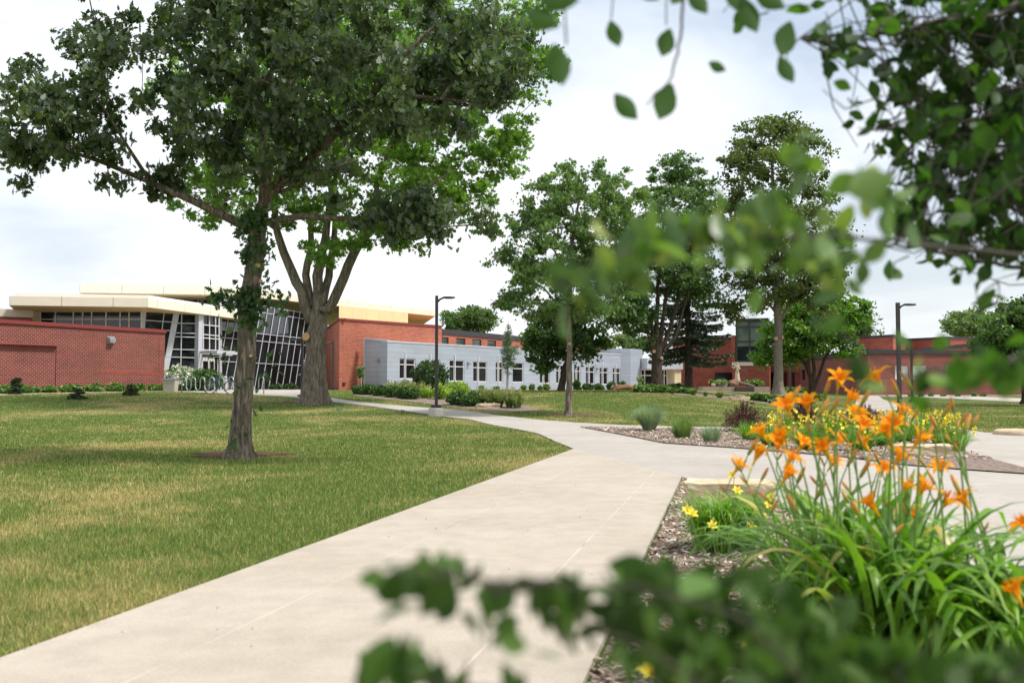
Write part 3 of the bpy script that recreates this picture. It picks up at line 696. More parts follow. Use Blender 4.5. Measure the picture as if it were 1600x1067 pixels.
def ring(c,Rr,r,n=28,m_=None): return [(c[0]+Rr*math.cos(2*PI*k/n),c[1],c[2]+Rr*math.sin(2*PI*k/n)) for k in range(n)]
for cx in (-.52,.52):
    w=MB().tube(ring((cx,0,.34),.325,.02),.022,6,closed=True).build('wheel',M['rubber'],t,True)
    m=MB().tube(ring((cx,0,.34),.30,.01),.011,5,closed=True)
    for k in range(9): a=PI*k/9; m.tube([(cx+.3*math.cos(a),0,.34+.3*math.sin(a)),(cx-.3*math.cos(a),0,.34-.3*math.sin(a))],.003,4)
    m.build('rim',M['galv'],w,True)
m=MB(); bb=(-.05,0,.32); st=(-.2,0,.78); hd=(.36,0,.78); hb=(.4,0,.66)
for a,b,r in ((bb,st,.02),(st,hd,.02),(bb,hb,.024),(hb,hd,.022),(bb,(-.52,0,.34),.014),(st,(-.52,0,.34),.012),(hb,(.52,0,.34),.018)): m.tube([a,b],r,8)
m.build('frame',M['bike_blue'],t,True)
m=MB(); m.tube([hd,(.35,0,.95)],.015,6); m.tube([(.33,-.3,.99),(.36,-.1,.95),(.36,.1,.95),(.33,.3,.99)],.014,6); m.build('handlebar',M['rubber'],t,True)
m=MB(); m.tube([st,(-.23,0,.9)],.014,6); m.tube([(-.38,0,.93),(-.25,0,.93),(-.1,0,.92)],[.07,.05,.02],8); m.build('saddle',M['rubber'],t,True)
gt=G(266.5,612.6)
t=empty('litter_bin',gt,0,label='exposed aggregate litter bin with grey metal hood beside the bike rack',cat='litter bin')
m=MB(); m.add([(-.29,-.29,0),(.29,-.29,0),(.29,.29,0),(-.29,.29,0),(-.33,-.33,.68),(.33,-.33,.68),(.33,.33,.68),(-.33,.33,.68)],[(0,1,5,4),(1,2,6,5),(2,3,7,6),(3,0,4,7),(4,5,6,7)]); m.build('concrete_body',M['aggregate'],t)
m=MB(); m.box(-.37,.37,-.37,.37,.682,.74)
m.build('rim',M['galv'],t)
m=MB(); m.box(-.24,.24,-.24,.24,.90,.94)
for a in (-.22,.22):
    for b in (-.22,.22): m.box(a-.02,a+.02,b-.02,b+.02,.74,.90)
m.build('hood',M['galv'],t)
MB().box(-.20,.20,-.20,.20,.742,.745).build('opening',M['dark_void'],t)
g=G(352.5,612); t=empty('concrete_bollard',g,0,label='small concrete bollard behind the bicycle by the entrance',cat='bollard'); MB().lathe([(.0,-.1),(.11,-.1),(.11,.78),(.09,.84),(0,.86)],n=16).build('post',M['concrete_base'],t)
# ring kerb at the right edge
g=G(1612,680.5); t=empty('stone_ring',g,0,label='round pale yellow stone kerb ring on the concrete at the right edge',cat='kerb ring')
MB().lathe([(.62,-.05),(.64,.11),(.70,.15),(.82,.15),(.89,.09),(.90,-.05)],n=40).build('kerb_ring',M['limestone'],t,True)
c_=blobsheet('gravel_fill',1612,680.5,.55,.55,M['gravel'],.05)
# ---- statue and planter
g=GD(1157,84)
t=empty('stone_planter',g,0,label='low long stone planter wall under the statue',cat='planter')
S=1/18.5
m=MB(); m.box(-3.3,2.3,-.5,1.5,-.2,.42); m.build('planter_wall',M['planter_wall'],t); MB().box(-.6,.9,-1.0,-.505,-.2,.40).build('planter_step',M['rust_iron'],t); MB().box(-3.25,2.25,-.45,1.45,.421,.45).build('soil',M['bare_soil'],t)
def skin(name,nodes,edges,parent,mat,lv=2,root=0):
    me=bpy.data.meshes.new(name); me.from_pydata([n[0] for n in nodes],edges,[]); me.update()
    o=link(name,me,mat,parent)
    s=o.modifiers.new('s','SKIN'); 
    for i,nd in enumerate(nodes):
        r=nd[1]; me.skin_vertices[0].data[i].radius=(r,r) if not hasattr(r,'__len__') else r
    me.skin_vertices[0].data[root].use_root=True
    ss=o.modifiers.new('u','SUBSURF'); ss.levels=lv; ss.render_levels=lv
    bpy.context.view_layer.update(); dg=bpy.context.evaluated_depsgraph_get(); nm=bpy.data.meshes.new_from_object(o.evaluated_get(dg))
    o.modifiers.clear(); o.data=nm
    if not nm.materials: nm.materials.append(mat)
    nm.polygons.foreach_set('use_smooth',[True]*len(nm.polygons)); return o
bz=g.z+.45
t=empty('statue',(g.x-.25,g.y+.1,bz),0,label='pale stone woman with raised arm beside a dark iron ring',cat='statue')
nodes=[((0,0,.95),.13),((0,0,1.15),.10),((0,0,1.35),.14),((0,0,1.5),.07),((.0,-.01,1.6),.055),((0,-.02,1.70),.085),((0,-.01,1.78),.05),
 ((.16,0,1.40),.05),((.25,-.03,1.18),.042),((.12,-.18,1.12),.035),((-.16,0,1.40),.05),((-.30,-.04,1.20),.042),((-.46,-.08,1.30),.034),((-.56,-.1,1.36),.03),
 ((.09,0,.85),.10),((.12,-.03,.48),.075),((.12,0,.10),.05),((.12,-.1,.04),.04),((-.09,0,.85),.10),((-.16,-.05,.50),.08),((-.16,.02,.10),.06),((-.16,-.08,.04),.04)]
ed=[(0,1),(1,2),(2,3),(3,4),(4,5),(5,6),(2,7),(7,8),(8,9),(2,10),(10,11),(11,12),(12,13),(0,14),(14,15),(15,16),(16,17),(0,18),(18,19),(19,20),(20,21)]
b=skin('figure',nodes,ed,t,M['statue_stone']); b.location=(0,0,.38); b.scale=(.92,.92,.95)
m=MB(); m.lathe([(.23,.35),(.25,.5),(.17,.9),(.12,1.1)],n=16); m.build('robe',M['statue_stone'],t,True)
m=MB(); m.tube([(.42+.42*math.cos(R(a)),.05,.85+.55*math.sin(R(a))) for a in range(-130,140,15)],.035,8); m.build('iron_ring',M['rust_iron'],t,True)
MB().bar((-.1,-.25,.45),(1.35,-.35,.05),.22,.13).build('beam',M['wood_weathered'],t)
def rock(name,loc,dim,mat,seed,parent=None,blocky=.5,rz=0,flat=False,**k):
    bm=bmesh.new(); bmesh.ops.create_cube(bm,size=1); bmesh.ops.subdivide_edges(bm,edges=bm.edges[:],cuts=7,use_grid_fill=True)
    rr=random.Random(seed); from mathutils import noise
    off=Vector((seed*3.1,seed*1.7,0))
    for v in bm.verts:
        p=v.co.copy(); s=p.normalized()*.56; q=p.lerp(s,1-blocky)
        nn_=noise.noise_vector(q*2.2+off)*.09+noise.noise_vector(q*7+off)*.035+noise.noise_vector(q*16+off)*.014
        q=q+nn_; v.co=Vector((q.x*dim[0],q.y*dim[1],(q.z+.42)*dim[2]))
    me=bpy.data.meshes.new(name); bm.to_mesh(me); bm.free(); o=link(name,me,mat,parent,False); o.location=loc; o.rotation_euler=(0,0,rz); tag(o,**k); return o
rock('boulder',(-.35,-.1,-.05),(.75,.7,.65),M['boulder_brown'],4,t,.3)
rock('garden_rock',(g.x-1.5,g.y+.3,bz-.05),(1.0,.7,.6),M['aggregate'],9,None,.3,label='pale grey boulder on the planter left of the statue',cat='boulder')
rock('garden_rock',(g.x-2.3,g.y+.0,bz-.05),(.4,.35,.32),M['aggregate'],19,None,.3,label='small round stone at the left end of the statue planter',cat='boulder')
gh=Vector((g.x-3.0+.15,g.y-.2,bz)); t=empty('red_marker',(g.x-2.75,g.y-.3,bz),0,label='small red post standing on the left of the statue planter',cat='garden marker')
MB().lathe([(.0,0),(.07,0),(.07,.22),(.1,.24),(.08,.34),(.03,.4),(0,.41)],n=14).build('marker_post',M['hydrant_red'],t,True)
# ---- person behind the maple trunk
g=G(476,619.5); g.y+=2.5; g.x=(476.5-800)/F*g.y; g.z=gz(g.x,g.y)
t=empty('person',g,R(-60),label='person in a blue shirt walking, mostly hidden behind the forked maple trunk',cat='person')
nodes=[((0,0,.95),.13),((0,0,1.12),.125),((0,0,1.32),.15),((0,0,1.46),.07),((0,-.01,1.54),.055),((0,-.02,1.64),.09),((0,-.01,1.73),.07),
 ((.18,0,1.40),.05),((.24,.05,1.12),.043),((.22,-.12,.92),.035),((.21,-.18,.87),.03),((-.18,0,1.40),.05),((-.24,-.02,1.12),.043),((-.23,-.2,.95),.035),((-.22,-.26,.93),.03),
 ((.09,0,.86),.095),((.10,-.10,.50),.065),((.10,-.05,.10),.045),((.10,-.17,.04),.04),((-.09,0,.86),.095),((-.10,.06,.50),.065),((-.10,.2,.12),.045),((-.10,.12,.05),.04)]
ed=[(0,1),(1,2),(2,3),(3,4),(4,5),(5,6),(2,7),(7,8),(8,9),(9,10),(2,11),(11,12),(12,13),(13,14),(0,15),(15,16),(16,17),(17,18),(0,19),(19,20),(20,21),(21,22)]
skin('body',nodes,ed,t,M['skin'])
sn=[((0,0,.93),.15),((0,0,1.12),.145),((0,0,1.33),.168),((0,0,1.45),.09),((.19,0,1.40),.07),((.235,.03,1.2),.06),((-.19,0,1.40),.07),((-.235,-.01,1.2),.06)]
skin('shirt',sn,[(0,1),(1,2),(2,3),(2,4),(4,5),(2,6),(6,7)],t,M['shirt_blue'])
sn=[((0,0,.95),.155),((.09,0,.84),.115),((.10,-.08,.56),.09),((-.09,0,.84),.115),((-.10,.05,.56),.09)]
skin('shorts',sn,[(0,1),(1,2),(0,3),(3,4)],t,M['shorts_tan'])
skin('hair',[((0,.02,1.68),.1),((0,.01,1.75),.085)],[(0,1)],t,M['hair_brown'])
# ------------------------------------------------------------ leaves
LOBE=np.array([(0,-.5),(.16,-.3),(.10,-.2),(.34,-.08),(.14,.02),(.40,.22),(.16,.26),(.22,.46),(0,.5),(-.22,.46),(-.16,.26),(-.40,.22),(-.14,.02),(-.34,-.08),(-.10,-.2),(-.16,-.3)])
STAR=np.array([(0,-.5),(.12,-.2),(.5,-.12),(.2,.08),(.34,.4),(.06,.2),(0,.55),(-.06,.2),(-.34,.4),(-.2,.08),(-.5,-.12),(-.12,-.2)])
OVAL=np.array([(0,-.5),(.24,-.2),(.26,.1),(0,.5),(-.26,.1),(-.24,-.2)])
SLIM=np.array([(0,-.5),(.14,-.1),(.1,.25),(0,.5),(-.1,.25),(-.14,-.1)])
def flat(t): return np.column_stack([t,np.zeros(len(t))])
def orient(N,rg,up=.6,droop=.2):
    n=rg.normal(size=(N,3)); n[:,2]=np.abs(n[:,2])*up+n[:,2]*(1-up)+up*.5; n/=np.linalg.norm(n,axis=1)[:,None]
    b=rg.normal(size=(N,3)); b[:,2]-=droop*1.5; b-=n*(b*n).sum(1)[:,None]; b/=np.linalg.norm(b,axis=1)[:,None]
    return np.cross(b,n),b,n
def leafmesh(name,C,size,tm,mat,parent,rg,up=.6,droop=.3,fold=0.15,rnd=None,faces=None):
    N=len(C); a,b,n=orient(N,rg,up,droop); T=flat(tm) if tm.shape[1]==2 else tm
    T=T.copy(); T[:,2]+=fold*np.abs(T[:,0])-fold*.4*T[:,1]**2
    sz=(size*np.exp(rg.normal(size=N)*.22))[:,None,None]
    V=C[:,None,:]+sz*(T[None,:,0,None]*a[:,None,:]+T[None,:,1,None]*b[:,None,:]+T[None,:,2,None]*n[:,None,:])
    return npmesh(name,V,len(T),M[mat],parent,faces,rnd if rnd is not None else rg.random(N))
leafmat('oak_leaf',(.028,.050,.027),(.11,.16,.07),.32,.42,.5,(1.6,1.9,.6),.7,(.30,.36,.27))
leafmat('maple_leaf',(.065,.14,.024),(.20,.33,.06),.44,.5,.35,(1.5,1.8,.5),.5,(.34,.48,.13))
leafmat('tree_leaf_mid',(.07,.135,.048),(.19,.285,.105),.42,.5,.4,(1.5,1.7,.6),.8,(.22,.32,.13))
leafmat('tree_leaf_dark',(.038,.085,.032),(.12,.20,.065),.40,.5,.4,(1.5,1.7,.6),.8,(.13,.22,.09))
leafmat('linden_leaf',(.045,.08,.022),(.14,.19,.06),.38,.5,.4,(1.5,1.6,.5),.9,(.20,.25,.09))
leafmat('bright_leaf',(.05,.12,.015),(.16,.29,.04),.35,.5,.4,(1.4,1.7,.5),.8)
leafmat('spruce_needle',(.035,.065,.042),(.10,.145,.085),.1,.7,.2,None,1.5,(.08,.11,.07))
leafmat('far_leaf',(.05,.10,.03),(.13,.20,.07),.3,.6,.3,None,.3)
leafmat('pale_leaf',(.10,.16,.06),(.22,.30,.13),.3,.6,.3,None,.3)
leafmat('young_leaf',(.09,.13,.085),(.20,.26,.17),.25,.5,.4)
leafmat('box_leaf',(.028,.075,.015),(.085,.17,.035),.2,.5,.4,None,2)
leafmat('yew_leaf',(.022,.055,.018),(.07,.13,.035),.2,.5,.4,None,2)
leafmat('lime_leaf',(.16,.27,.03),(.33,.46,.07),.3,.5,.4,None,2)
leafmat('barberry_leaf',(.035,.014,.014),(.13,.05,.042),.25,.5,.4,(1.4,1,1),3,(.25,.09,.06))
leafmat('hosta_leaf',(.06,.13,.03),(.16,.28,.07),.3,.45,.4,None,2)
leafmat('blue_hosta_leaf',(.10,.16,.13),(.24,.31,.27),.2,.45,.4,None,2)
leafmat('blue_grass',(.13,.20,.13),(.34,.43,.31),.25,.5,.3,None,2,(.45,.5,.35))
leafmat('green_grass',(.07,.14,.03),(.21,.31,.10),.3,.5,.3,None,2,(.4,.42,.2))
leafmat('seed_grass',(.11,.15,.05),(.27,.29,.13),.3,.6,.3,None,2,(.50,.42,.25))
leafmat('daylily_blade',(.06,.16,.015),(.25,.44,.05),.35,.38,.5,(1.3,1.6,.5),3,(.50,.40,.14))
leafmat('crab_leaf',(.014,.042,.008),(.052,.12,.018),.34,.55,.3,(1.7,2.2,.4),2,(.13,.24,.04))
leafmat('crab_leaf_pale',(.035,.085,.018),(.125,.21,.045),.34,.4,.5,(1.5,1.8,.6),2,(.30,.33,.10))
leafmat('shrub_leaf',(.028,.060,.014),(.085,.15,.035),.28,.6,.2,(1.4,1.9,.7),2,(.10,.19,.05))
leafmat('ivy_leaf',(.025,.065,.018),(.08,.15,.04),.3,.45,.4)
plain('yellow_petal',(.92,.74,.06),.6,var=.1); plain('white_petal',(.75,.75,.62),.6); plain('twig',(.045,.038,.025),.85,var=.4,scale=20)
# ------------------------------------------------------------ tree skeletons
def grow(nodes,targets,seg=.55,wander=.12,rg=None,sag=.1):
    """nodes: list of [pos,parent,rad or 0]; connect every target to the nearest node"""
    Pn=np.array([n[0] for n in nodes]); par=[n[1] for n in nodes]; rad=[n[2] for n in nodes]
    c0=Pn.mean(0); tops=[i for i in range(len(nodes))]
    ok=[len(n)<4 or n[3] for n in nodes]
    pts=[p for p in Pn]; okl=list(ok)
    T=np.array(targets); d0=np.min(np.linalg.norm(T[:,None,:]-Pn[None,np.array(ok),:],axis=2),axis=1)
    cap=len(pts)+len(T)*12; arr=np.zeros((cap,3)); arr[:len(pts)]=Pn; okk=np.zeros(cap,bool); okk[:len(pts)]=ok; cnt=len(pts)
    tips=[]
    for i in np.argsort(d0):
        t=T[i]; D=np.linalg.norm(arr[:cnt]-t,axis=1)+np.maximum(0,arr[:cnt,2]-t[2])*.8; D[~okk[:cnt]]=1e9
        j=int(np.argmin(D)); a=arr[j].copy(); L=np.linalg.norm(t-a); k=max(1,int(L/seg)); last=j
        if k>10: k=10
        for q in range(1,k+1):
            f=q/k; p=a+(t-a)*f+rg.normal(size=3)*wander*min(1,L)*(1-f)*(.6)+np.array([0,0,sag*L*math.sin(f*PI)*.5])
            arr[cnt]=p; okk[cnt]=True; par.append(last); rad.append(0); last=cnt; cnt+=1
        tips.append(last)
    return arr[:cnt],par,rad
def skeleton_mesh(mb,P_,par,rad,r0=.012,ex=.46,n0=7,offs=None,maxr=9):
    N=len(par); ch=[[] for _ in range(N)]
    for i,p in enumerate(par):
        if p is not None and p>=0: ch[p].append(i)
    cnt=[0]*N
    order=[]; st=[i for i,p in enumerate(par) if p is None or p<0]
    while st:
        i=st.pop(); order.append(i); st+=ch[i]
    for i in reversed(order): cnt[i]=max(1,sum(cnt[c] for c in ch[i]))
    rr=[0]*N
    for i in order:
        r=rad[i] if rad[i] else r0*cnt[i]**ex
        p=par[i]
        if p is not None and p>=0: r=min(r,rr[p]*(.98 if rad[i] else .92))
        rr[i]=r
    roots=[i for i,p in enumerate(par) if p is None or p<0]; st=[(r,None) for r in roots]
    while st:
        i,pr=st.pop(); pts=[] if pr is None else [P_[pr]]; rs=[] if pr is None else [rr[i]*1.05]
        c=i
        while True:
            pts.append(P_[c]); rs.append(rr[c])
            if not ch[c]: break
            m=max(ch[c],key=lambda q:(rad[q] or 0)*100+cnt[q])
            for q in ch[c]:
                if q!=m: st.append((q,c))
            c=m
        if len(pts)>1:
            pts=[Vector(p)-offs for p in pts]; k=14 if rs[0]>.12 else 7 if rs[0]>.04 else 4
            mb.tube(pts,rs,k,cap=False)
    return rr
def crown_pts(ells,d0,n,rg,shell=.35):
    """cluster centres in a union of ellipsoids given in photo pixels: (px,py,rx,ry,dd,depth)"""
    w=np.array([e[2]*e[3] for e in ells],float); w/=w.sum(); out=[]
    for k in rg.choice(len(ells),n,p=w):
        e=ells[k]; v=rg.normal(size=3); v/=np.linalg.norm(v); r=rg.random()**shell
        d=d0+e[4]+v[1]*r*e[5]; p=P(e[0]+v[0]*r*e[2],e[1]-v[2]*r*e[3],d); out.append((p.x,p.y,p.z))
    return np.array(out)
def subdivide_limb(pts,step):
    out=[]
    for (a,ra),(b,rb) in zip(pts,pts[1:]):
        a=np.array(a);b=np.array(b);k=max(1,int(np.linalg.norm(b-a)/step))
        for q in range(k): out.append((a+(b-a)*q/k,ra+(rb-ra)*q/k))
    out.append((np.array(pts[-1][0]),pts[-1][1])); return out
def tree(base,label,limbs,ells,d0,seed,bark_,leaf,nclus,nleaf,lsize,crad,tmpl=OVAL,group=None,name='tree',flare=1.5,r0=.012,up=.6,droop=.3,
         extra=None,wander=.14,shell=.4,connect_all=True,flat_=.6,trunk_name='trunk',cuts=(),seg=.55,hole=None,rs=1):
    """limbs: list of polylines [((px,py,d),radius)...]; first is the trunk"""
    rg=np.random.default_rng(seed); B=Vector(base)
    t=empty(name,B,0,label=label,cat='tree',group=group)
    nodes=[]
    for li,lm in enumerate(limbs):
        pts=[((P(*q[0]) if len(q[0])==3 else q[0]),q[1]) for q in lm]; pts=[(tuple(p),r*rs) for p,r in pts]
        sm=subdivide_limb(pts,.45); 
        if li==0: par=None
        else:
            D=[np.linalg.norm(np.array(n[0])-sm[0][0]) for n in nodes]; par=int(np.argmin(D))
        for k,(p,r) in enumerate(sm):
            w=rg.normal(size=3)*.035*(1 if k>1 else 0)*min(1,r*6)
            nodes.append([tuple(np.array(p)+w),par,r,li>0 or k>len(sm)*.8]); par=len(nodes)-1
    if len(limbs)==1:
        nodes[-1][3]=True
    C=crown_pts(ells,d0,nclus,rg,shell)
    if hole:
        from mathutils import noise as _nz
        kp=np.array([_nz.noise(Vector(c)/hole[0]+Vector((seed,0,0)))<hole[1] for c in C]); C=C[kp]
    if extra is not None: C=np.vstack([C,extra])
    arr,par,rad=grow(nodes,C,seg,wander,rg)
    mb=MB()
    skeleton_mesh(mb,arr,par,rad,r0,.46,offs=B)
    # root flare
    p0=np.array(nodes[0][0]); r=nodes[0][2]
    ring=[]; n=28; prof=[(flare*1.05,-.12),(flare,.0),(1+(flare-1)*.5,r*.45),(1+(flare-1)*.2,r*1.1),(.99,r*2.0),(.93,r*2.8)]
    vs=[]
    for fr_,z in prof:
        for k in range(n):
            a=2*PI*k/n; ax=(np.array(nodes[1][0])-p0); ax=ax/max(ax[2],.01)*max(z,0); lob=1+(fr_-1)*.35*math.sin(5*a+seed)+(fr_-1)*.2*math.sin(3*a)
            vs.append((math.cos(a)*r*fr_*lob+p0[0]-B.x+ax[0],math.sin(a)*r*fr_*lob+p0[1]-B.y+ax[1],z+p0[2]-B.z))
    mb.add(vs,[(i*n+k,i*n+(k+1)%n,(i+1)*n+(k+1)%n,(i+1)*n+k) for i in range(len(prof)-1) for k in range(n)])
    tr=mb.build(trunk_name,M[bark_],t,True)
    for c in cuts:
        pc=P(*c[:3])-B; rc=c[3]; dirv=Vector((0,-1,.1)).normalized() if len(c)<5 else Vector(c[4]).normalized()
        m=MB(); m.tube([pc-dirv*.25,pc],[rc*1.25,rc*1.08],14); m.tube([pc+dirv*.002,pc+dirv*.012],[rc,rc*.98],14,mi=1)
        m.build('pruned_stub',[M[bark_],M['cut_wood']],tr,False)
    # leaves
    nl=nleaf//len(C); cen=np.repeat(C,nl,axis=0)
    vv=rg.normal(size=(len(cen),3)); vv/=np.linalg.norm(vv,axis=1)[:,None]; rr=rg.random(len(cen))**.6
    crs=np.repeat(crad*np.exp(rg.normal(size=len(C))*.3),nl)
    cen=cen+vv*(rr*crs)[:,None]*np.array([1,1,flat_])
    clr=np.repeat(rg.random(len(C)),nl); rnd=np.clip(clr*.35+rg.random(len(cen))*.65,0,1)
    leafmesh('crown',cen-np.array(B),lsize,tmpl,leaf,t,rg,up,droop,.15,rnd)
    return t,arr
# near oak
D1=16.9; b1=GD(374,D1)
limbs=[[((374,712,D1),.245),((378,640,D1),.215),((384,560,D1),.205),((390,480,D1),.20),((396,415,D1),.19),((402,350,D1),.185)],
 [((396,362,D1),.10),((345,335,D1-.1),.095),((290,307,D1-.2),.085),((235,285,D1-.3),.075),((165,255,D1-.5),.055),((95,232,D1-.6),.035),((20,228,D1-.8),.02)],
 [((165,255,D1-.5),.045),((130,195,D1-.8),.035),((70,150,D1-1),.025),((40,100,D1-1.1),.015)],
 [((235,285,D1-.3),.05),((200,230,D1-.6),.035),((150,150,D1-1),.025),((160,60,D1-1.2),.015)],
 [((425,345,D1),.085),((470,338,D1-.2),.075),((540,343,D1-.5),.06),((620,342,D1-.8),.045),((690,355,D1-1),.03),((760,350,D1-1.2),.015)],
 [((560,342,D1-.5),.04),((640,310,D1-.3),.03),((720,260,D1-.2),.015)],
 [((404,350,D1),.15),((418,300,D1),.14),((470,262,D1-.2),.125),((520,215,D1-.4),.11),((570,160,D1-.6),.09),((620,100,D1-.8),.06),((680,40,D1-1),.03)],
 [((560,170,D1-.6),.05),((640,150,D1-1),.04),((740,160,D1-1.3),.025),((800,160,D1-1.4),.012)],
 [((410,330,D1),.11),((414,260,D1+.3),.10),((408,200,D1+.5),.085),((398,155,D1+.6),.075),((380,140,D1+.5),.045),((345,105,D1),.035),((305,75,D1-.4),.02)],
 [((398,155,D1+.6),.06),((425,110,D1+.6),.055),((440,40,D1+.4),.045),((460,-40,D1+.3),.03)],
 [((420,280,D1+.4),.07),((452,150,D1+1),.055),((480,60,D1+1.4),.03),((520,-40,D1+1.6),.02)],
 [((400,260,D1+.3),.05),((350,200,D1+1),.035),((290,160,D1+1.2),.02)],
 [((440,300,D1),.05),((500,270,D1-1.2),.04),((560,250,D1-2),.02)]]
ells=[(60,170,85,85,-1,1.5),(40,245,70,38,-.6,1),(150,110,55,100,-1.2,1.3),(180,70,50,60,-1,1.1),(140,215,50,35,-.6,1),
 (300,150,95,110,-.6,2.2),(300,40,110,90,-.4,2.2),(430,120,140,150,-.4,2.6),(470,10,190,120,-.4,3),(600,80,150,110,-.8,2.6),(740,60,100,80,-1.0,1.8),(760,130,70,52,-1.2,1.4),(690,160,100,50,-1,1.6),
 (560,190,110,45,-1,2.2),(350,240,100,35,-.4,1.4),(500,270,80,25,-.8,1.4),(620,310,110,22,-1,1.0),(720,345,70,36,-1.1,1.0),(650,360,60,36,-1,.9),(450,-80,330,80,-.2,3),(150,-60,120,50,-.8,1.6),(240,285,60,18,-.3,.6),(60,285,38,14,-.6,.5),(95,235,100,38,-.7,1.0),(700,350,75,34,-1.1,.9),(610,345,70,26,-.9,.8),(215,285,70,22,-.4,.7)]
rg_=np.random.default_rng(77)
ivy=[]
for k in range(46):
    py=330+190*rg_.random()**1.3; cx=396-(py-400)*.09; q=P(cx+rg_.normal()*9-4,py,D1-.18+.15*rg_.random()); ivy.append(tuple(q))
for (px,py) in ((345,470),(352,462),(338,468),(360,475),(425,462),(432,470),(440,478),(420,455),(428,565),(408,580),(345,560),(352,556),(385,600),(392,640),(365,675),(372,668),(368,690),(400,500),(362,520)):
    ivy.append(tuple(P(px,py,D1-.19)))
ivy=np.array(ivy)
t1,arr1=tree(b1,'large dark oak in a ring of bare soil, leafy shoots along its trunk',limbs,ells,D1,11,'bark_oak','oak_leaf',1400,36000,.124,.26,LOBE,name='oak_tree',flare=1.42,r0=.0085,up=.25,droop=.7,shell=.5,flat_=.85,hole=(.55,.0),rs=.76,
  cuts=((403,415,D1-.13,.045),(392,556,D1-.16,.03),(407,440,D1-.09,.045,(1,-.6,.1))))
# sprouts clothing the trunk
rg=np.random.default_rng(3); nl=16; cen=np.repeat(ivy,nl,axis=0)+rg.normal(size=(len(ivy)*nl,3))*np.array([.10,.08,.10])
dens=np.ones(len(cen),bool); low=cen[:,2]<2.2; dens[low]=rg.random(low.sum())<.4
leafmesh('trunk_shoots',cen[dens]-np.array(b1),.12,LOBE,'ivy_leaf',t1,rg,.3,.6)
# forked maple behind
D2=41.5; b2=GD(491,D2)
limbs=[[((491,628,D2),.56),((492,580,D2),.48),((494,530,D2),.45),((497,495,D2),.48)],
 [((484,500,D2),.26),((470,455,D2),.25),((455,425,D2),.22),((443,395,D2),.20),((433,360,D2),.17),((425,290,D2),.12),((400,200,D2),.07)],
 [((486,478,D2+.2),.20),((478,430,D2),.18),((484,395,D2),.16),((486,350,D2),.12),((470,280,D2),.08),((450,180,D2),.05)],
 [((497,480,D2),.25),((498,430,D2-.2),.24),((504,395,D2),.20),((510,350,D2),.17),((530,250,D2),.12),((560,150,D2),.06)],
 [((505,470,D2),.20),((513,430,D2+.3),.18),((520,390,D2+.3),.15),((525,340,D2),.11),((500,200,D2+2),.06)],
 [((512,485,D2),.28),((530,455,D2),.27),((545,415,D2),.24),((562,380,D2),.21),((600,330,D2),.15),((660,270,D2),.10),((740,240,D2),.05)],
 [((600,330,D2),.10),((640,300,D2-2),.08),((700,330,D2-3),.04)],[((560,380,D2),.12),((620,200,D2),.10),((720,100,D2),.06),((830,80,D2),.03)],[((433,360,D2),.10),((380,320,D2-1),.07),((310,290,D2-1),.03)]]
ells=[(550,200,270,190,0,6),(640,150,200,160,0,5),(760,230,70,60,0,2.5),(700,290,90,60,-1,3),(560,340,110,60,-1,3),(400,280,120,90,0,4),(330,310,60,45,0,2),(600,20,280,120,0,6),(820,60,60,60,0,2.5),(850,100,40,45,0,1.5),(300,120,70,60,0,2),(640,370,50,35,-1,1.5),(450,100,180,140,0,6),(500,390,70,25,-2,1.5)]
tree(b2,'broad bright green maple with massive forked grey trunk behind the oak',limbs,ells,D2,21,'bark_maple','maple_leaf',1300,62000,.21,.52,STAR,name='maple_tree',flare=1.4,r0=.016,up=.55,droop=.3,cuts=((478,526,D2-.5,.17,(-.3,-1,.1)),),shell=.38,seg=.9,hole=(1.5,.3),rs=.9)
# slender tree on the middle lawn
D3=35.6; b3=GD(888,D3)
limbs=[[((888,651,D3),.175),((889,600,D3),.155),((891,550,D3),.14),((890,505,D3),.13),((890,440,D3),.11),((895,370,D3),.08),((905,310,D3),.05),((915,270,D3),.025)],
 [((890,500,D3),.06),((850,450,D3-.2),.045),((800,420,D3-.4),.03),((770,400,D3-.5),.015)],[((892,505,D3),.06),((930,480,D3),.045),((970,450,D3+.2),.03),((1000,440,D3),.015)],
 [((890,520,D3),.04),((850,490,D3),.03),((800,478,D3-.3),.02),((765,468,D3-.3),.012)],[((890,430,D3),.05),((930,370,D3),.035),((965,320,D3),.02)],[((890,440,D3),.05),((850,360,D3),.035),((820,320,D3),.02)]]
ells=[(890,400,90,85,0,2.0),(930,320,85,55,0,1.8),(850,340,45,60,0,1.3),(830,420,60,60,0,1.3),(960,400,60,70,0,1.6),(900,290,60,35,0,1.2),(980,300,28,42,0,.9),(790,410,30,22,0,.6),(870,480,75,32,0,1.5),(790,470,32,12,-.3,.5),(950,470,60,35,0,1.3),(930,262,20,22,0,.5),(815,350,25,25,0,.6)]
tree(b3,'slender young oak with open mid green crown on the centre lawn',limbs,ells,D3,31,'bark_maple','tree_leaf_mid',900,26000,.135,.31,STAR,name='oak_tree',flare=1.6,r0=.010,up=.4,droop=.6,shell=.45,cuts=((890,537,D3-.10,.055),),hole=(.8,.12),rs=.72)
# small dark tree behind it
D4=58; b4=GD(875,D4)
limbs=[[((875,616,D4),.22),((880,590,D4),.20),((886,565,D4),.18),((890,545,D4),.15)],[((885,562,D4),.15),((878,545,D4),.13),((868,525,D4),.1)],[((888,550,D4),.15),((905,530,D4),.1),((915,510,D4),.06)]]
ells=[(870,520,50,40,0,2.2),(900,525,45,38,0,2.2),(840,540,22,28,0,1.2),(885,490,50,25,0,2),(855,570,18,12,0,.8),(925,540,25,28,0,1.2)]
tree(b4,'small dense dark green tree standing behind the slender lawn oak',limbs,ells,D4,41,'bark_dark','tree_leaf_dark',240,13000,.22,.5,OVAL,name='lawn_tree',r0=.02,shell=.4)
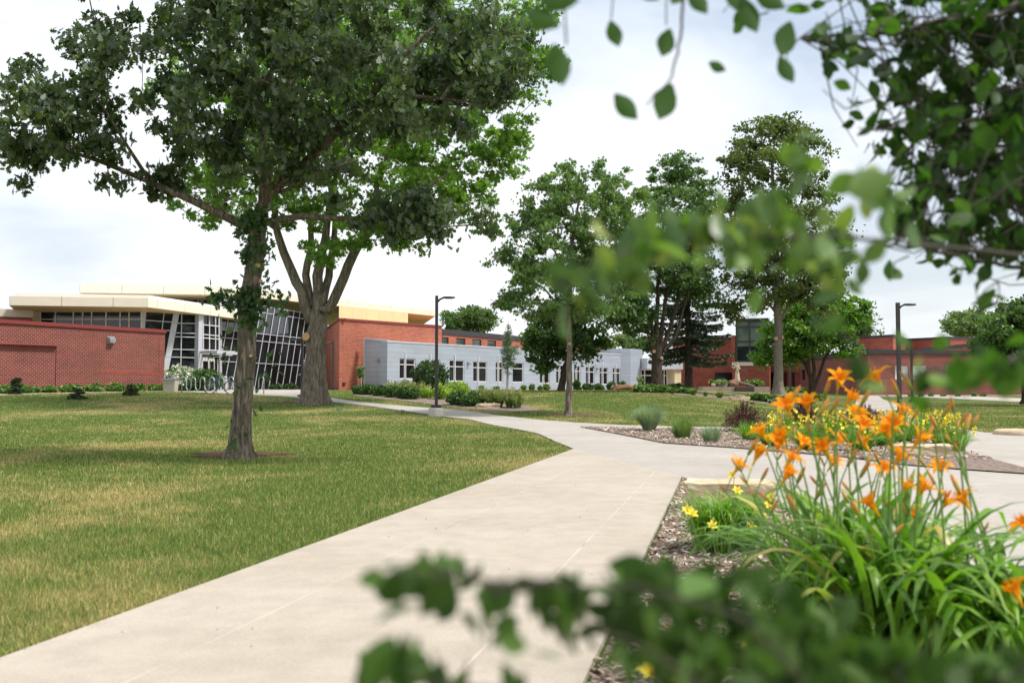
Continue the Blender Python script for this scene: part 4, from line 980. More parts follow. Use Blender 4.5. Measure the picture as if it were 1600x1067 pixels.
# big centre maple, many upright limbs
D5=55; b5=GD(1027,D5)
limbs=[[((1027,612,D5),0.409),((1027,580,D5),0.343),((1028,555,D5),0.330),((1028,540,D5),0.343)],
 [((1020,548,D5),0.145),((1012,520,D5),0.132),((1000,498,D5),0.112),((985,470,D5),0.079),((965,440,D5),0.046)],[((1022,545,D5),0.145),((1018,510,D5),0.132),((1010,480,D5),0.112),((1005,440,D5),0.086),((990,380,D5),0.046)],
 [((1026,540,D5),0.172),((1026,500,D5),0.145),((1028,460,D5),0.125),((1030,400,D5),0.092),((1040,320,D5),0.053)],[((1031,540,D5),0.158),((1036,500,D5),0.132),((1042,460,D5),0.112),((1055,400,D5),0.079),((1060,330,D5),0.046)],
 [((1035,545,D5),0.158),((1048,510,D5),0.132),((1060,470,D5),0.112),((1072,430,D5),0.086),((1085,380,D5),0.053),((1090,320,D5),0.033)],[((1038,550,D5),0.132),((1056,525,D5),0.119),((1066,490,D5),0.099),((1080,440,D5),0.066)],
 [((1008,520,D5),0.079),((980,500,D5),0.053),((950,480,D5),0.033)]]
ells=[(1060,330,70,70,0,4),(1065,275,52,36,0,3),(1030,380,75,60,0,4),(1000,430,60,50,0,3),(1080,400,50,60,0,3.5),(980,475,55,45,-1,2),(1110,350,25,60,0,2),(1000,500,30,30,-1,1.2),(1060,430,45,40,1,2.5),(1095,460,28,35,1,1.5)]
tree(b5,'tall maple with a fan of upright dark limbs near the grey entrance',limbs,ells,D5,51,'bark_dark','tree_leaf_dark',700,30000,.20,.52,STAR,name='maple_tree',flare=1.25,r0=.018,shell=.4,seg=.9,hole=(1.5,.15),rs=.86,cuts=((1022,549,D5-.36,.10),(1034,559,D5-.32,.09)))
# second lighter tree overlapping its left side
# linden
D7=57; b7=GD(1216,D7)
limbs=[[((1216,613,D7),.45),((1216,580,D7),.40),((1217,540,D7),.38),((1215,500,D7),.34),((1215,460,D7),.3),((1212,400,D7),.25),((1210,320,D7),.18),((1205,240,D7),.1),((1200,200,D7),.05)],
 [((1220,500,D7),.16),((1232,480,D7),.14),((1245,450,D7),.11),((1265,400,D7),.07)],[((1213,490,D7),.12),((1195,465,D7),.1),((1175,450,D7),.06)],[((1212,400,D7),.12),((1180,340,D7),.08),((1155,290,D7),.05)],[((1212,380,D7),.12),((1250,320,D7),.08),((1275,260,D7),.05)],
 [((1212,440,D7),.1),((1170,400,D7),.06),((1140,380,D7),.04)]]
ells=[(1205,240,70,65,0,3.5),(1220,195,45,25,0,1.8),(1165,260,40,50,0,2.2),(1260,250,35,60,0,2.2),(1220,330,90,60,0,4),(1240,400,85,50,0,4),(1170,420,50,50,0,2.5),(1270,430,60,45,0,3),(1210,460,60,30,0,3),(1300,400,30,50,0,1.8),(1160,460,25,30,0,1.2),(1145,480,14,25,0,.7),(1290,480,40,28,0,1.8),(1150,330,26,40,0,1.2)]
tree(b7,'tallest linden with dense olive green crown and pale trunk right of the statue',limbs,ells,D7,71,'bark_linden','linden_leaf',860,38000,.19,.52,OVAL,name='linden_tree',flare=1.4,r0=.018,shell=.4,seg=.9,hole=(1.5,.2),rs=.64,cuts=((1213,529,D7-.26,.11),(1223,527,D7-.2,.13,(1,-.7,.1))))
# multi-stemmed small tree
D8=70; b8=GD(1268,D8)
limbs=[[((1268,614,D8),.16),((1266,590,D8),.15),((1258,568,D8),.14),((1240,552,D8),.09),((1215,540,D8),.05)],[((1268,612,D8),.14),((1272,580,D8),.13),((1270,555,D8),.1),((1275,520,D8),.06)],[((1270,612,D8),.13),((1280,585,D8),.12),((1288,560,D8),.1),((1310,530,D8),.06)],[((1266,590,D8),.1),((1262,560,D8),.09),((1255,530,D8),.05)]]
ells=[(1260,520,60,40,0,3),(1300,505,50,40,0,3),(1215,530,35,32,0,2),(1340,490,24,26,0,1.4),(1270,480,60,28,0,3),(1195,560,16,14,0,1),(1320,545,30,20,0,1.5),(1230,560,20,14,0,1)]
tree(b8,'spreading multi stemmed tree with bright leaves between the linden and the east wing',limbs,ells,D8,81,'bark_dark','bright_leaf',330,20000,.24,.6,OVAL,name='ornamental_tree',flare=1.1,r0=.02,shell=.4,seg=.9)
# right edge dark tree
D9=56; b9=GD(1606,D9)
limbs=[[((1606,628,D9),.25),((1600,590,D9),.22),((1590,555,D9),.2)],[((1590,560,D9),.15),((1560,530,D9),.1),((1540,510,D9),.06)],[((1592,560,D9),.15),((1600,520,D9),.1)]]
ells=[(1585,510,55,42,0,2.5),(1550,530,35,28,0,1.8),(1620,530,50,50,0,2.5),(1600,565,45,24,0,2),(1530,545,16,14,0,.8),(1640,480,50,40,0,2)]
tree(b9,'rounded dark green tree cut off by the right edge in front of the brick wing',limbs,ells,D9,91,'bark_dark','tree_leaf_dark',300,18000,.21,.5,OVAL,name='lawn_tree',r0=.02,shell=.4)
# far trees behind roofs
def fartree(px,base,d,ells,seed,label,leaf='far_leaf',n=150,nl=8000,ls=.35,cr=.9,tm=OVAL):
    tree(GD(px,d),label,[[((px,base,d),.4),((px,(base+ells[0][1])/2,d),.3),((px,ells[0][1],d),.2)]],ells,d,seed,'bark_dark',leaf,n,nl,ls,cr,tm,group='trees beyond the school roofs',name='distant_tree',r0=.03,shell=.5,seg=1.5)
fartree(735,607,125,[(735,505,42,22,0,4),(755,498,26,18,0,3),(712,502,22,16,0,3),(740,490,22,11,0,3)],101,'round green tree rising behind the classroom block roof beside the lamp')
fartree(1508,607,125,[(1508,508,36,22,0,4),(1525,500,20,18,0,3),(1490,515,16,10,0,2)],102,'pale loose tree behind the east wing roof near the right edge','pale_leaf')
fartree(945,607,140,[(945,543,16,9,0,3),(930,545,10,6,0,2)],103,'low pale trees just above the grey building','pale_leaf',60,3000)
fartree(974,607,150,[(974,527,11,8,0,2),(968,534,8,6,0,2),(982,540,7,5,0,1)],104,'small wispy tree top with open sky around it above the grey roof','pale_leaf',50,2000)
fartree(995,607,135,[(998,538,18,12,0,3),(1015,540,12,10,0,3)],105,'green tree top above the rounded grey wall','far_leaf',70,4000)
fartree(1350,607,118,[(1345,512,20,20,0,3),(1330,508,20,18,0,2)],106,'green tree crown behind the multi stemmed tree and brick roof','far_leaf',60,4000)
# young columnar tree at grey wall
D=70; b=GD(793,D)
limbs=[[((793,609,D),.09),((793,570,D),.07),((793,530,D),.04),((794,502,D),.02)],[((793,565,D),.03),((803,545,D),.02),((813,533,D),.012)]]
tree(b,'thin pale young tree against the grey panelled wall',limbs,[(793,560,11,28,0,.5),(794,530,7,20,0,.3),(806,548,7,8,0,.3),(794,510,4,8,0,.2)],D,111,'bark_pale','young_leaf',110,5200,.12,.25,SLIM,name='young_tree',r0=.008,flare=1.1,shell=.6)
D=71.5; b=GD(565,D)
tree(b,'tiny sapling beside the end wall of the grey building',[[((565,609,D),.05),((564,590,D),.04),((563,572,D),.02)]],[(564,585,6,9,0,.3),(563,576,4,6,0,.2)],D,112,'bark_pale','tree_leaf_mid',26,700,.14,.2,OVAL,name='young_tree',r0=.008,flare=1.1,shell=.6)
D=92; b=GD(1001,D)
tree(b,'small round topped sapling at the corner of the grey entrance',[[((1001,609,D),.05),((1001,596,D),.04)]],[(1001,594,6,4,0,.4)],D,113,'bark_pale','tree_leaf_mid',14,500,.2,.25,OVAL,name='young_tree',r0=.01,flare=1.1,shell=.6)
# spruce: tiers of drooping boughs
def conifer(px,base,top,d,halfw,label,seed,name='spruce_tree',n=170,clear=.14,dens=150,group=None,leaf='spruce_needle',nsize=.26,trunkr=.34):
    B=GD(px,d); rg=np.random.default_rng(seed); t=empty(name,B,0,label=label,cat='tree' if top<base-60 else 'small conifer',group=group)
    Ht=P(px,top,d).z-B.z; Rm=halfw/F*d; mb=MB(); mb.tube([(0,0,-.1),(0,0,Ht*.1),(0,0,Ht*.5),(0,0,Ht)],[trunkr*1.25,trunkr,trunkr*.6,.02],12,cap=False)
    cs=[]
    for k in range(n):
        h=clear+(1-clear)*(k+rg.random())/n; a=rg.random()*2*PI; L=Rm*(1-(h-clear)/(1-clear))**.75*(.72+.36*rg.random())+.15
        if h<clear+.06: L*=.8
        z=h*Ht; pts=[]; drp=.14+.1*rg.random()
        for q in range(6):
            f=q/5; pts.append(np.array([math.cos(a)*L*f,math.sin(a)*L*f,z-L*.14*f+L*.16*f**2.5+ (.1*L*(1-h))*f*-1]))
        mb.tube(pts,[.05*L/Rm+.01]*1+[.04*L/Rm+.008]*2+[.02]*3,4,cap=False)
        m=int(dens*L/Rm)+4; f=rg.random(m)**.7; side=rg.normal(size=m)*.20*L*(.35+f*.6)*(1.15-f)
        base_=np.array(pts); idx=np.minimum((f*5).astype(int),4); fr=(f*5-idx)[:,None]; c=base_[idx]*(1-fr)+base_[idx+1]*fr
        perp=np.array([-math.sin(a),math.cos(a),0]); c=c+perp*side[:,None]; c[:,2]-=np.abs(side)*.22+rg.random(m)*.10*min(1,L/2); cs.append(c)
    mb.build('trunk',M['bark_dark'],t,True)
    leafmesh('crown',np.vstack(cs),nsize,SLIM*np.array([1.3,1]),leaf,t,rg,.8,.5)
    return t
conifer(1076,614,395,62,74,'dark spruce with flat drooping boughs left of the statue',61,n=150,dens=90,clear=.21,nsize=.26,trunkr=.26)
# ------------------------------------------------------------ shrubs and grasses
def bush(px,py,w,h,leaf,label,cat='shrub',name='shrub',n=1400,ls=.05,tm=OVAL,seed=0,group=None,lump=.25,d=None,flowers=None,depth=None,up=.5,droop=.2,sink=.12,cols=None,twig=True):
    g=G(px,py) if d is None else GD(px,d); d=g.y; rg=np.random.default_rng(seed+int(px)*7+int(py)); rx=w/2/F*d; hz=h/F*d; ry=(depth or min(rx,1.2))
    if depth is None: ry=rx*.9
    t=empty(name,g,rg.random()*0,label=label,cat=cat,group=group)
    N=n; v=rg.normal(size=(N,3)); v/=np.linalg.norm(v,axis=1)[:,None]; ph=rg.random(6)*6
    lumpf=1+lump*(np.sin(v[:,0]*4+ph[0])*np.sin(v[:,1]*4+ph[1])+.6*np.sin(v[:,2]*6+ph[2])*np.sin(v[:,0]*7+ph[3]))
    r=rg.random(N)**.28*lumpf*(1+rg.normal(size=N)*.07)
    C=np.column_stack([v[:,0]*r*rx,v[:,1]*r*ry,(v[:,2]*r*.5+.5-sink*.4)*hz]); C=C[C[:,2]>.0]
    leafmesh('foliage',C,ls,tm,leaf,t,rg,up,droop)
    if twig:
        mb=MB()
        for k in range(9):
            q=C[rg.integers(len(C))]; mb.tube([(0,0,-.03),tuple(q*.5+np.array([0,0,.05])),tuple(q*.95)],[.02,.012,.005],4,cap=False)
        mb.build('stem',M['twig'],t,True)
    if flowers:
        fm,fn,fs=flowers; k=rg.choice(len(C),fn); q=C[k]*1.03+rg.normal(size=(fn,3))*.01; q=q[q[:,2]>hz*.25]
        leafmesh('blossoms',q,fs,STAR,fm,t,rg,.6,0)
    return t
def tuft(px,py,h,w,leaf,label,n=260,bw=.012,seed=0,name='ornamental_grass',cat='ornamental grass',group=None,upright=.6,d=None,heads=0,droop=1.0,rb=None):
    """clump of thin arching blades"""
    g=G(px,py) if d is None else GD(px,d); d=g.y; rg=np.random.default_rng(seed+int(px)*3+int(py)); H_=h/F*d; Rw=w/2/F*d
    bw=bw*max(1,d/22)
    t=empty(name,g,0,label=label,cat=cat,group=group); K=6
    a=rg.random(n)*2*PI; rb=Rw*.35 if rb is None else rb; r0=rg.random(n)**.5*rb; L=H_*(.7+.45*rg.random(n)); out=Rw*(1.1*rg.random(n)**(.8+upright)); f=np.linspace(0,1,K)
    dx=np.cos(a)[:,None]; dy=np.sin(a)[:,None]; a2=a+rg.normal(size=n)*.5
    R_=r0[:,None]+out[:,None]*f[None,:]**1.6; Z=L[:,None]*(f-droop*.28*(out/Rw)[:,None]*f**3*1.4)
    C=np.stack([dx*R_*1+np.cos(a2)[:,None]*.05*f,dy*R_+np.sin(a2)[:,None]*.05*f,Z],2)
    pe=np.stack([-np.sin(a2),np.cos(a2),rg.normal(size=n)*.3],1)[:,None,:]*(bw/2*(1-f**2*.93))[None,:,None]*(.7+.6*rg.random(n))[:,None,None]
    V=np.empty((n,2*K,3)); V[:,0::2]=C-pe; V[:,1::2]=C+pe
    fs=[(2*i,2*i+1,2*i+3,2*i+2) for i in range(K-1)]
    npmesh('blades',V,2*K,M[leaf],t,fs,rg.random(n))
    if heads:
        k=rg.choice(n,heads); q=C[k,-1]*np.array([1,1,1.05]); m=9; q=np.repeat(q,m,axis=0)+rg.normal(size=(heads*m,3))*np.array([.02,.02,.07])
        leafmesh('seed_heads',q,.045*max(1,d/25),SLIM,'seed_grass',t,rg,.1,.2,rnd=rg.random(len(q))*.3+.7)
    return t
W_='round white blooming hydrangea by the left brick corner'
bush(291,604,62,38,'hosta_leaf','large white flowering hydrangea beside the corner of the dark brick wing',n=3400,ls=.16,seed=1,d=57,flowers=('white_petal',2600,.17))
bush(322,606,52,34,'box_leaf','loose green shrub between the white hydrangea and the entrance door',n=3800,ls=.14,seed=2,d=56.5,lump=.35)
for i,(px,py,w,h,fl,lb) in enumerate(((15,606,40,13,0,'dark leafy hosta at the far left foot of the brick wing'),(38,607,26,12,0,'hosta just right of the largest tiny fir at far left'),(55,606,20,9,0,'smallest low hosta by the recessed brick panel'),(78,607,24,10,0,'hosta under the right end of the recessed brick panel'),(114,607,34,12,0,'widest bright hosta under the blank brick wall'),(149,607,28,12,0,'hosta below the wall light to its left'),(181,607,28,13,1,'hosta with white flower stalks below the wall light'),(215,607,24,11,0,'hosta behind the rightmost tiny fir'),(245,607,22,10,1,'white flowering hosta at the right end of the brick wing'))):
    dd=50+px*.027; bush(px,py,w,h,'hosta_leaf',lb,'hosta','hosta_plant',900,.17,OVAL*np.array([1.5,1]),5+i,'hostas along the brick wing',.2,d=dd,flowers=('white_petal',40,.06) if fl else None,twig=False,up=.8,droop=.6)
for i,(px,py,top,hw,lb) in enumerate(((27,616,590,11,'largest tiny fir on the lawn at far left'),(121,624,607,13,'middle tiny fir on the left lawn, low and wide'),(205,618,601,10,'rightmost tiny fir on the left lawn below the wall light'))):
    g=G(px,py); conifer(px,py,top,g.y,hw,lb,200+i,'fir_sapling',46,.02,42,'small firs planted on the left lawn','yew_leaf',.11,.03)
mb=[(596,607,24,15,'yew_leaf','upper round boxwood at the left end behind the clipped row'),]
for i,(px,py,w,h,lf,lb,n,ls) in enumerate((
 (562,616,25,15,'box_leaf','leftmost clipped boxwood of the front row',1500,.09),(575,617,26,17,'box_leaf','second clipped boxwood of the front row from the left',1500,.09),(593,619,26,18,'box_leaf','third boxwood in the front row below the grey end wall',1600,.09),
 (611,621,27,19,'box_leaf','fourth boxwood in the front row below the first grey window',1600,.09),(631,623,27,20,'box_leaf','boxwood touching the right one in the front row, taller than its left neighbours',1700,.09),(644,624,26,20,'box_leaf','rightmost clipped boxwood in the front row',1700,.09),
 (560,608,20,12,'yew_leaf','low dark globe shrub behind the boxwood row at its left end',1200,.10),(580,608,20,13,'yew_leaf','low dark globe shrub in front of the service door',1200,.10),(609,609,24,10,'yew_leaf','spreading dark juniper below the corner of the grey building',900,.10),(633,609,28,15,'yew_leaf','dark juniper below the first grey window',1300,.10),
 (672,611,54,46,'yew_leaf','large round dark shrub left of the tall lamp',6500,.13),
 (665,622,32,17,'lime_leaf','yellow green spirea between the boxwood row and the lamp',1400,.09),(688,624,28,24,'lime_leaf','yellow green spirea behind the lamp pole',1500,.09),(716,617,36,22,'lime_leaf','yellow green spirea right of the lamp, highest of the spireas',1800,.09),(700,618,22,12,'lime_leaf','small yellow green spirea right beside the lamp pole',900,.09),
 (714,633,34,22,'box_leaf','dark juniper right of the lamp, left of a pair',2400,.09),(736,635,34,23,'box_leaf','dark juniper right of the lamp, right of a pair',2400,.09))):
    bush(px,py,w,h,lf,lb,'shrub','garden_shrub' if 'box' not in lb else 'boxwood',n,ls,OVAL,30+i,'shrubs in the bed beside the diagonal path' ,.12 if 'box' in lb else .22)
tuft(622,613,16,44,'seed_grass','hazy buff grass behind the boxwood row, left of two',500,.02,heads=60,seed=3,upright=.2); tuft(648,614,15,40,'seed_grass','hazy buff grass behind the boxwood row, right of two',420,.02,heads=60,seed=4,upright=.2)
for i,(px,py,h,w,lb) in enumerate(((752,634,24,22,'feathery grass touching the dark junipers'),(765,635,25,24,'feathery grass behind the flat limestone rock'),(780,636,26,26,'feathery grass right of the flat limestone rock'),(796,637,25,24,'second feathery grass from the right in the bed'),(808,638,24,26,'rightmost feathery grass of the bed beside the lawn'))):
    tuft(px,py,h,w,'green_grass',lb,520,.012,heads=70,seed=10+i,upright=.5,group='feathery grasses in the bed beside the path')
g=G(763,637); rock('garden_rock',(g.x,g.y-.1,g.z-.05),(.92,.5,.24),M['limestone'],33,None,.8,.1,label='flat pale limestone rock in front of the feathery grasses',cat='boulder')
for i,(px,py,w,h) in enumerate(((752,609,8,7),(776,612,9,6),(818,610,9,8),(831,611,9,9),(844,613,8,7),(854,611,12,10))):
    bush(px,py,w,h,'green_grass',['small green tuft in gravel below the third tall grey window','pale low plant in gravel left of the thin young tree','small round plant right of the thin young tree, left of a pair','small round plant right of the thin young tree, right of a pair','lowest plant in gravel left of the small dark tree','wider leafy plant in gravel next to the small dark tree trunk'][i],'small plant','gravel_plant',350,.12,OVAL,60+i,'small plants in gravel by the grey wall',.2,d=[72,66,67,68,64,66][i],twig=False)
for i,(px,w,h,base,lb) in enumerate(((901,12,17,611,'clipped globe shrub just right of the slender oak trunk'),(915,9,10,603,'upper ball of the two tiered topiary left of centre'),(919,20,10,611,'low wide ball beneath the small topiary ball'),(934,14,10,601,'topiary upper ball in front of the third last grey window'),(936,14,9,608,'topiary lower ball in front of the third last grey window'),(955,16,13,611,'round shrub below the second last grey window'),(972,15,14,607,'largest clipped ball at the right end of the grey wall'),(968,9,6,613,'tiny tuft beside the brown rock'),(937,16,4,614,'flat spreading juniper below the tiered topiary'),(905,7,4,615,'tiny low plant right of the slender oak trunk'))):
    bush(px,base,w,h,'box_leaf',lb,'shrub','topiary_shrub',700,.14,OVAL,80+i,'clipped shrubs along the far end of the grey wall',.08,d=72+i*.6,twig=True)
g=GD(980,74); rock('garden_rock',(g.x,g.y,g.z-.02),(2.4,1.0,.42),M['boulder_brown'],35,None,.6,.15,label='brown slab rock at the right end of the grey wall shrubs',cat='boulder')
# hosta beds round the big trunks
sheet('shrub_bed',[(GD(995,50.5).x,50.3),(GD(1080,49.5).x,49.4),(GD(1180,49.5).x,49.6),(GD(1262,51).x,51),(GD(1265,60).x,60),(GD(1200,66).x,66),(GD(1040,66).x,66),(GD(985,58).x,58)],.013,M['mulch'],0)
hb=[(1004,53,26,12,'hosta_leaf'),(1018,52,26,12,'hosta_leaf'),(1033,52,24,11,'hosta_leaf'),(1047,53,24,12,'yew_leaf'),(1060,54,20,14,'yew_leaf'),(1070,53,18,8,'hosta_leaf'),(1186,53,28,12,'hosta_leaf'),(1203,53,26,11,'hosta_leaf'),(1215,51.5,24,8,'blue_hosta_leaf'),(1228,52,24,9,'blue_hosta_leaf'),(1240,54,26,12,'yew_leaf'),(1254,54,22,11,'hosta_leaf')]
hl=['leftmost bright hosta before the thick maple trunk','bright hosta left in front of the thick maple trunk','bright hosta right in front of the thick maple trunk','dark leafy hosta right of the thick maple trunk','taller dark perennial between maple trunk and spruce trunk','low hosta at the foot of the spruce trunk','bright hosta left of the linden trunk','bright hosta touching the linden trunk on its left','blue grey hosta in front of the linden trunk','blue grey hosta at the right of the linden trunk','dark hosta right of the linden trunk','rightmost bright hosta beside the linden, next to the lamp']
for i,(px,d,w,h,lf) in enumerate(hb):
    bush(px,610,w,h,lf,hl[i],'hosta','hosta_plant',1100,.19,OVAL*np.array([1.5,1]),120+i,'hostas around the big lawn trees',.25,d=d,twig=False,up=.8,droop=.6)
for i,(px,d,w,h,lb) in enumerate(((1050,50.5,13,12,'small round grass tuft in front of the spruce, left'),(1083,50.5,14,13,'roundest grass tuft in mulch right of the spruce trunk'),(1102,51,8,8,'tiny grass tuft in mulch under the planter'),(1124,50.3,14,11,'grass tuft in mulch left of the flat stone slab'),(1144,52,7,7,'tiny tuft behind the flat stone slab'),(1167,51.5,7,12,'narrow upright tuft right of the flat stone slab'))):
    tuft(px,610,h,w,'green_grass',lb,240,.02,seed=40+i,d=d,name='grass_tuft',group='grass tufts in the far mulch bed',upright=0)
g=GD(1155,50.2); rock('garden_rock',(g.x,g.y,g.z-.02),(.95,.5,.26),M['limestone'],36,None,.9,0,label='flat pale stone slab in the mulch below the statue',cat='boulder')
for i,(px,d,w,h,lb) in enumerate(((1128,84.3,30,9,'grey green perennial on the planter left of the statue'),(1180,84.3,26,10,'green perennial on the planter right of the statue'),(1112,84,8,8,'small dark plant near the red marker on the planter'))):
    b=bush(px,600,w,h,'green_grass',lb,'plant','planter_plant',600,.2,OVAL,150+i,None,.3,d=d,twig=False); b.location.z+=.5; b.location.y=84.4
for i,(px,d,lb) in enumerate(((1242,90,'low grass hedge behind the thin lamp by the east doorway'),(1280,66,'small white flowered plant at the foot of the multi stemmed tree'))):
    bush(px,610,38 if i==0 else 16,9,'green_grass',lb,'plant','wall_plant',900,.2,OVAL,155+i,None,.3,d=d,twig=False,flowers=None if i==0 else ('white_petal',14,.15))
for i,px in enumerate((1422,1438,1454,1473,1496,1521,1535)):
    bush(px,614,8,4.5+i%3,'hosta_leaf',['first tiny seedling under the blind covered windows','second tiny seedling under the right blind covered window','third tiny seedling between the windows of the east wing','fourth tiny seedling left of the dark east window','fifth tiny seedling below the dark east window','sixth tiny seedling right of the dark east window','last tiny seedling near the east door'][i],'small plant','wall_seedling',160,.16,OVAL,160+i,'seedlings along the east wing wall',.2,d=77,twig=False)
for i,px in enumerate((432,442,452)):
    pass
bush(432,606,20,9,'yew_leaf','low shrub at the foot of the slanted glass wall, left of two','shrub','foundation_shrub',700,.2,OVAL,170,None,.3,d=70); bush(455,606,18,10,'yew_leaf','low shrub at the foot of the slanted glass wall, right of two','shrub','foundation_shrub',700,.2,OVAL,171,None,.3,d=70)
# ---- island bed
tuft(1014,675,42,50,'blue_grass','largest blue green ornamental grass at the left tip of the island bed',1500,.009,seed=1,upright=.3,droop=.7); tuft(1066,687,36,36,'green_grass','middle sized green ornamental grass in the island bed',850,.008,seed=2,upright=.5,droop=.9,rb=.16)
tuft(1111,693,30,30,'blue_grass','smallest blue green ornamental grass next to the red barberry',560,.008,seed=3,upright=.5,droop=.9,rb=.14)
bl=['leftmost dark red barberry beside the smallest blue grass','dark red barberry behind the orange flowers at the centre of the island','darkest barberry in front of the tall lamp']
for i,(px,py,w,h) in enumerate(((1163,677,68,42),(1255,675,50,44),(1352,668,66,30))):
    bush(px,py,w,h,'barberry_leaf',bl[i],'shrub','barberry_shrub',5000,.032,OVAL,180+i,'red barberries in the island bed',.3,droop=-.2)
    rg=np.random.default_rng(i); g=G(px,py); d=g.y; cs=[]
    tt=[o for o in bpy.data.objects if o.get('label')==bl[i]][0]; mb=MB()
    for k in range(46):
        a=rg.random()*2*PI; lean=rg.random()*w/2/F*d; L=h/F*d*(1.0+.3*rg.random()); e=np.array([math.cos(a)*lean,math.sin(a)*lean,L*(1-.35*(lean/(w/2/F*d))**2)])
        mb.tube([(0,0,0),tuple(e*.6),tuple(e)],[.008,.006,.003],4,cap=False); f=.45+.55*rg.random((34,1)); cs.append(e[None,:]*f+rg.normal(size=(34,3))*.014)
    mb.build('branches',M['twig'],tt); leafmesh('shoots',np.vstack(cs),.032,OVAL,'barberry_leaf',tt,rg,.2,0)
def daylily_small(px,py,h,w,label,n=330,nf=60,seed=0,fs=.055,group='yellow daylilies in the island bed',leaf='daylily_blade',bw=.013,scape=1.12):
    t=tuft(px,py,h,w,leaf,label,n,bw,seed=seed,name='yellow_daylily',cat='daylily',group=group,upright=.15,droop=1.5,rb=.14)
    g=Vector(t.location); d=g.y; rg=np.random.default_rng(seed+900); H_=h/F*d; Rw=w/2/F*d; mb=MB(); q=[]
    for k in range(nf):
        a=rg.random()*2*PI; r=Rw*rg.random()**.6*1.0; z=H_*(scape-.45*(r/Rw)**2)*(.82+.28*rg.random()); p=np.array([math.cos(a)*r,math.sin(a)*r,z]); q.append(p)
        if k%2==0: mb.tube([(p[0]*.2,p[1]*.2,0),(p[0]*.6,p[1]*.6,z*.65),tuple(p)],[.004,.003,.002],3,cap=False)
    mb.build('stalks',M['daylily_blade'],t); q=np.array(q)
    if nf: 
        q3=np.repeat(q,3,axis=0); leafmesh('blossoms',q3,fs,OVAL*np.array([1.6,1]),'yellow_petal',t,rg,.3,0,.5)
    return t
dl=[(1172,690,36,60,0),(1205,700,42,66,50),(1228,690,48,60,70),(1262,706,52,74,55),(1290,694,50,64,90),(1318,690,46,60,60),(1346,708,52,76,60),(1382,700,48,70,80),(1412,694,50,64,70),(1442,688,46,64,70),(1470,698,48,66,90),(1494,708,52,58,90)]
lb=['small daylily clump nearly without flowers at the left end of the island drift','second yellow daylily clump from the left, edge of the mulch','yellow daylily clump behind the second one, touching the barberry','dark leaved yellow daylily clump at the front edge, left of two','densely flowering yellow daylily clump under the left orange flowers','yellow daylily clump in the middle of the island drift','dark leaved yellow daylily clump at the front edge, right of two','yellow daylily clump left behind the limestone block','yellow daylily clump in front of the tall lamp base','yellow daylily clump right of the tall lamp base','yellow daylily clump behind the right end of the limestone block','rightmost yellow daylily clump, darkest with most flowers']
for i,(px,py,h,w,nf) in enumerate(dl): daylily_small(px,py,h,w,lb[i],420,int(nf*.7),seed=20+i)
g=G(1448,718); t_=rock('limestone_block',(g.x-.02,g.y+.12,g.z-.03),(.92,.36,.29),M['limestone'],37,None,.93,-.08,label='long squared limestone block at the front of the island bed',cat='boulder')
# ---- near bed
g=G(1142,800); rock('limestone_block',(g.x-.0,g.y+.10,g.z-.05),(.80,.34,.36),M['limestone'],38,None,.92,-.2,label='pale limestone block in the mulch beside the two paths corner',cat='boulder')
t=daylily_small(1132,862,80,90,'green yellow flowered daylily clump in front of the limestone block',1300,0,seed=50,group='yellow daylilies in the near bed',bw=.011)
YT=t
# chips
def chips(poly,n,x0,x1,y0,y1,off,seed,sz,parent,name='mulch_chips'):
    rg=np.random.default_rng(seed); X=x0+(x1-x0)*rg.random(n); Y=y0+(y1-y0)*rg.random(n); ok=pip(X,Y,poly); X=X[ok];Y=Y[ok]; N=len(X)
    C=np.column_stack([X,Y,ground(X,Y)+off+rg.random(N)*.022]); n_=rg.normal(size=(N,3))*.33; n_[:,2]=1; n_/=np.linalg.norm(n_,axis=1)[:,None]
    a=rg.random(N)*2*PI; b=np.column_stack([np.cos(a),np.sin(a),np.zeros(N)]); b-=n_*(b*n_).sum(1)[:,None]; c=np.cross(b,n_)
    T=np.array([(-.5,-.5,0),(.42,-.5,0),(.5,.4,0),(-.4,.5,0),(-.5,-.5,1),(.42,-.5,1),(.5,.4,1),(-.4,.5,1)]); L=sz*(.4+1.1*rg.random(N)**1.5); Wd=sz*(.16+.22*rg.random(N)); 
    V=C[:,None,:]+T[None,:,0,None]*L[:,None,None]*b[:,None,:]+T[None,:,1,None]*Wd[:,None,None]*c[:,None,:]+T[None,:,2,None]*.004*n_[:,None,:]
    o=npmesh(name,V,8,M['chips'],None,[(4,5,6,7),(0,1,5,4),(1,2,6,5),(2,3,7,6),(3,0,4,7)],rg.random(N)); tag(o,kind='stuff'); return o
chips(path1,200,-3,3,2.5,14,.032,7,.012,None,'path_litter'); chips(bed,60000,-.6,9,1.2,13,.008,1,.055,None); chips(island,26000,2,18,16,33,.047,2,.085,None)
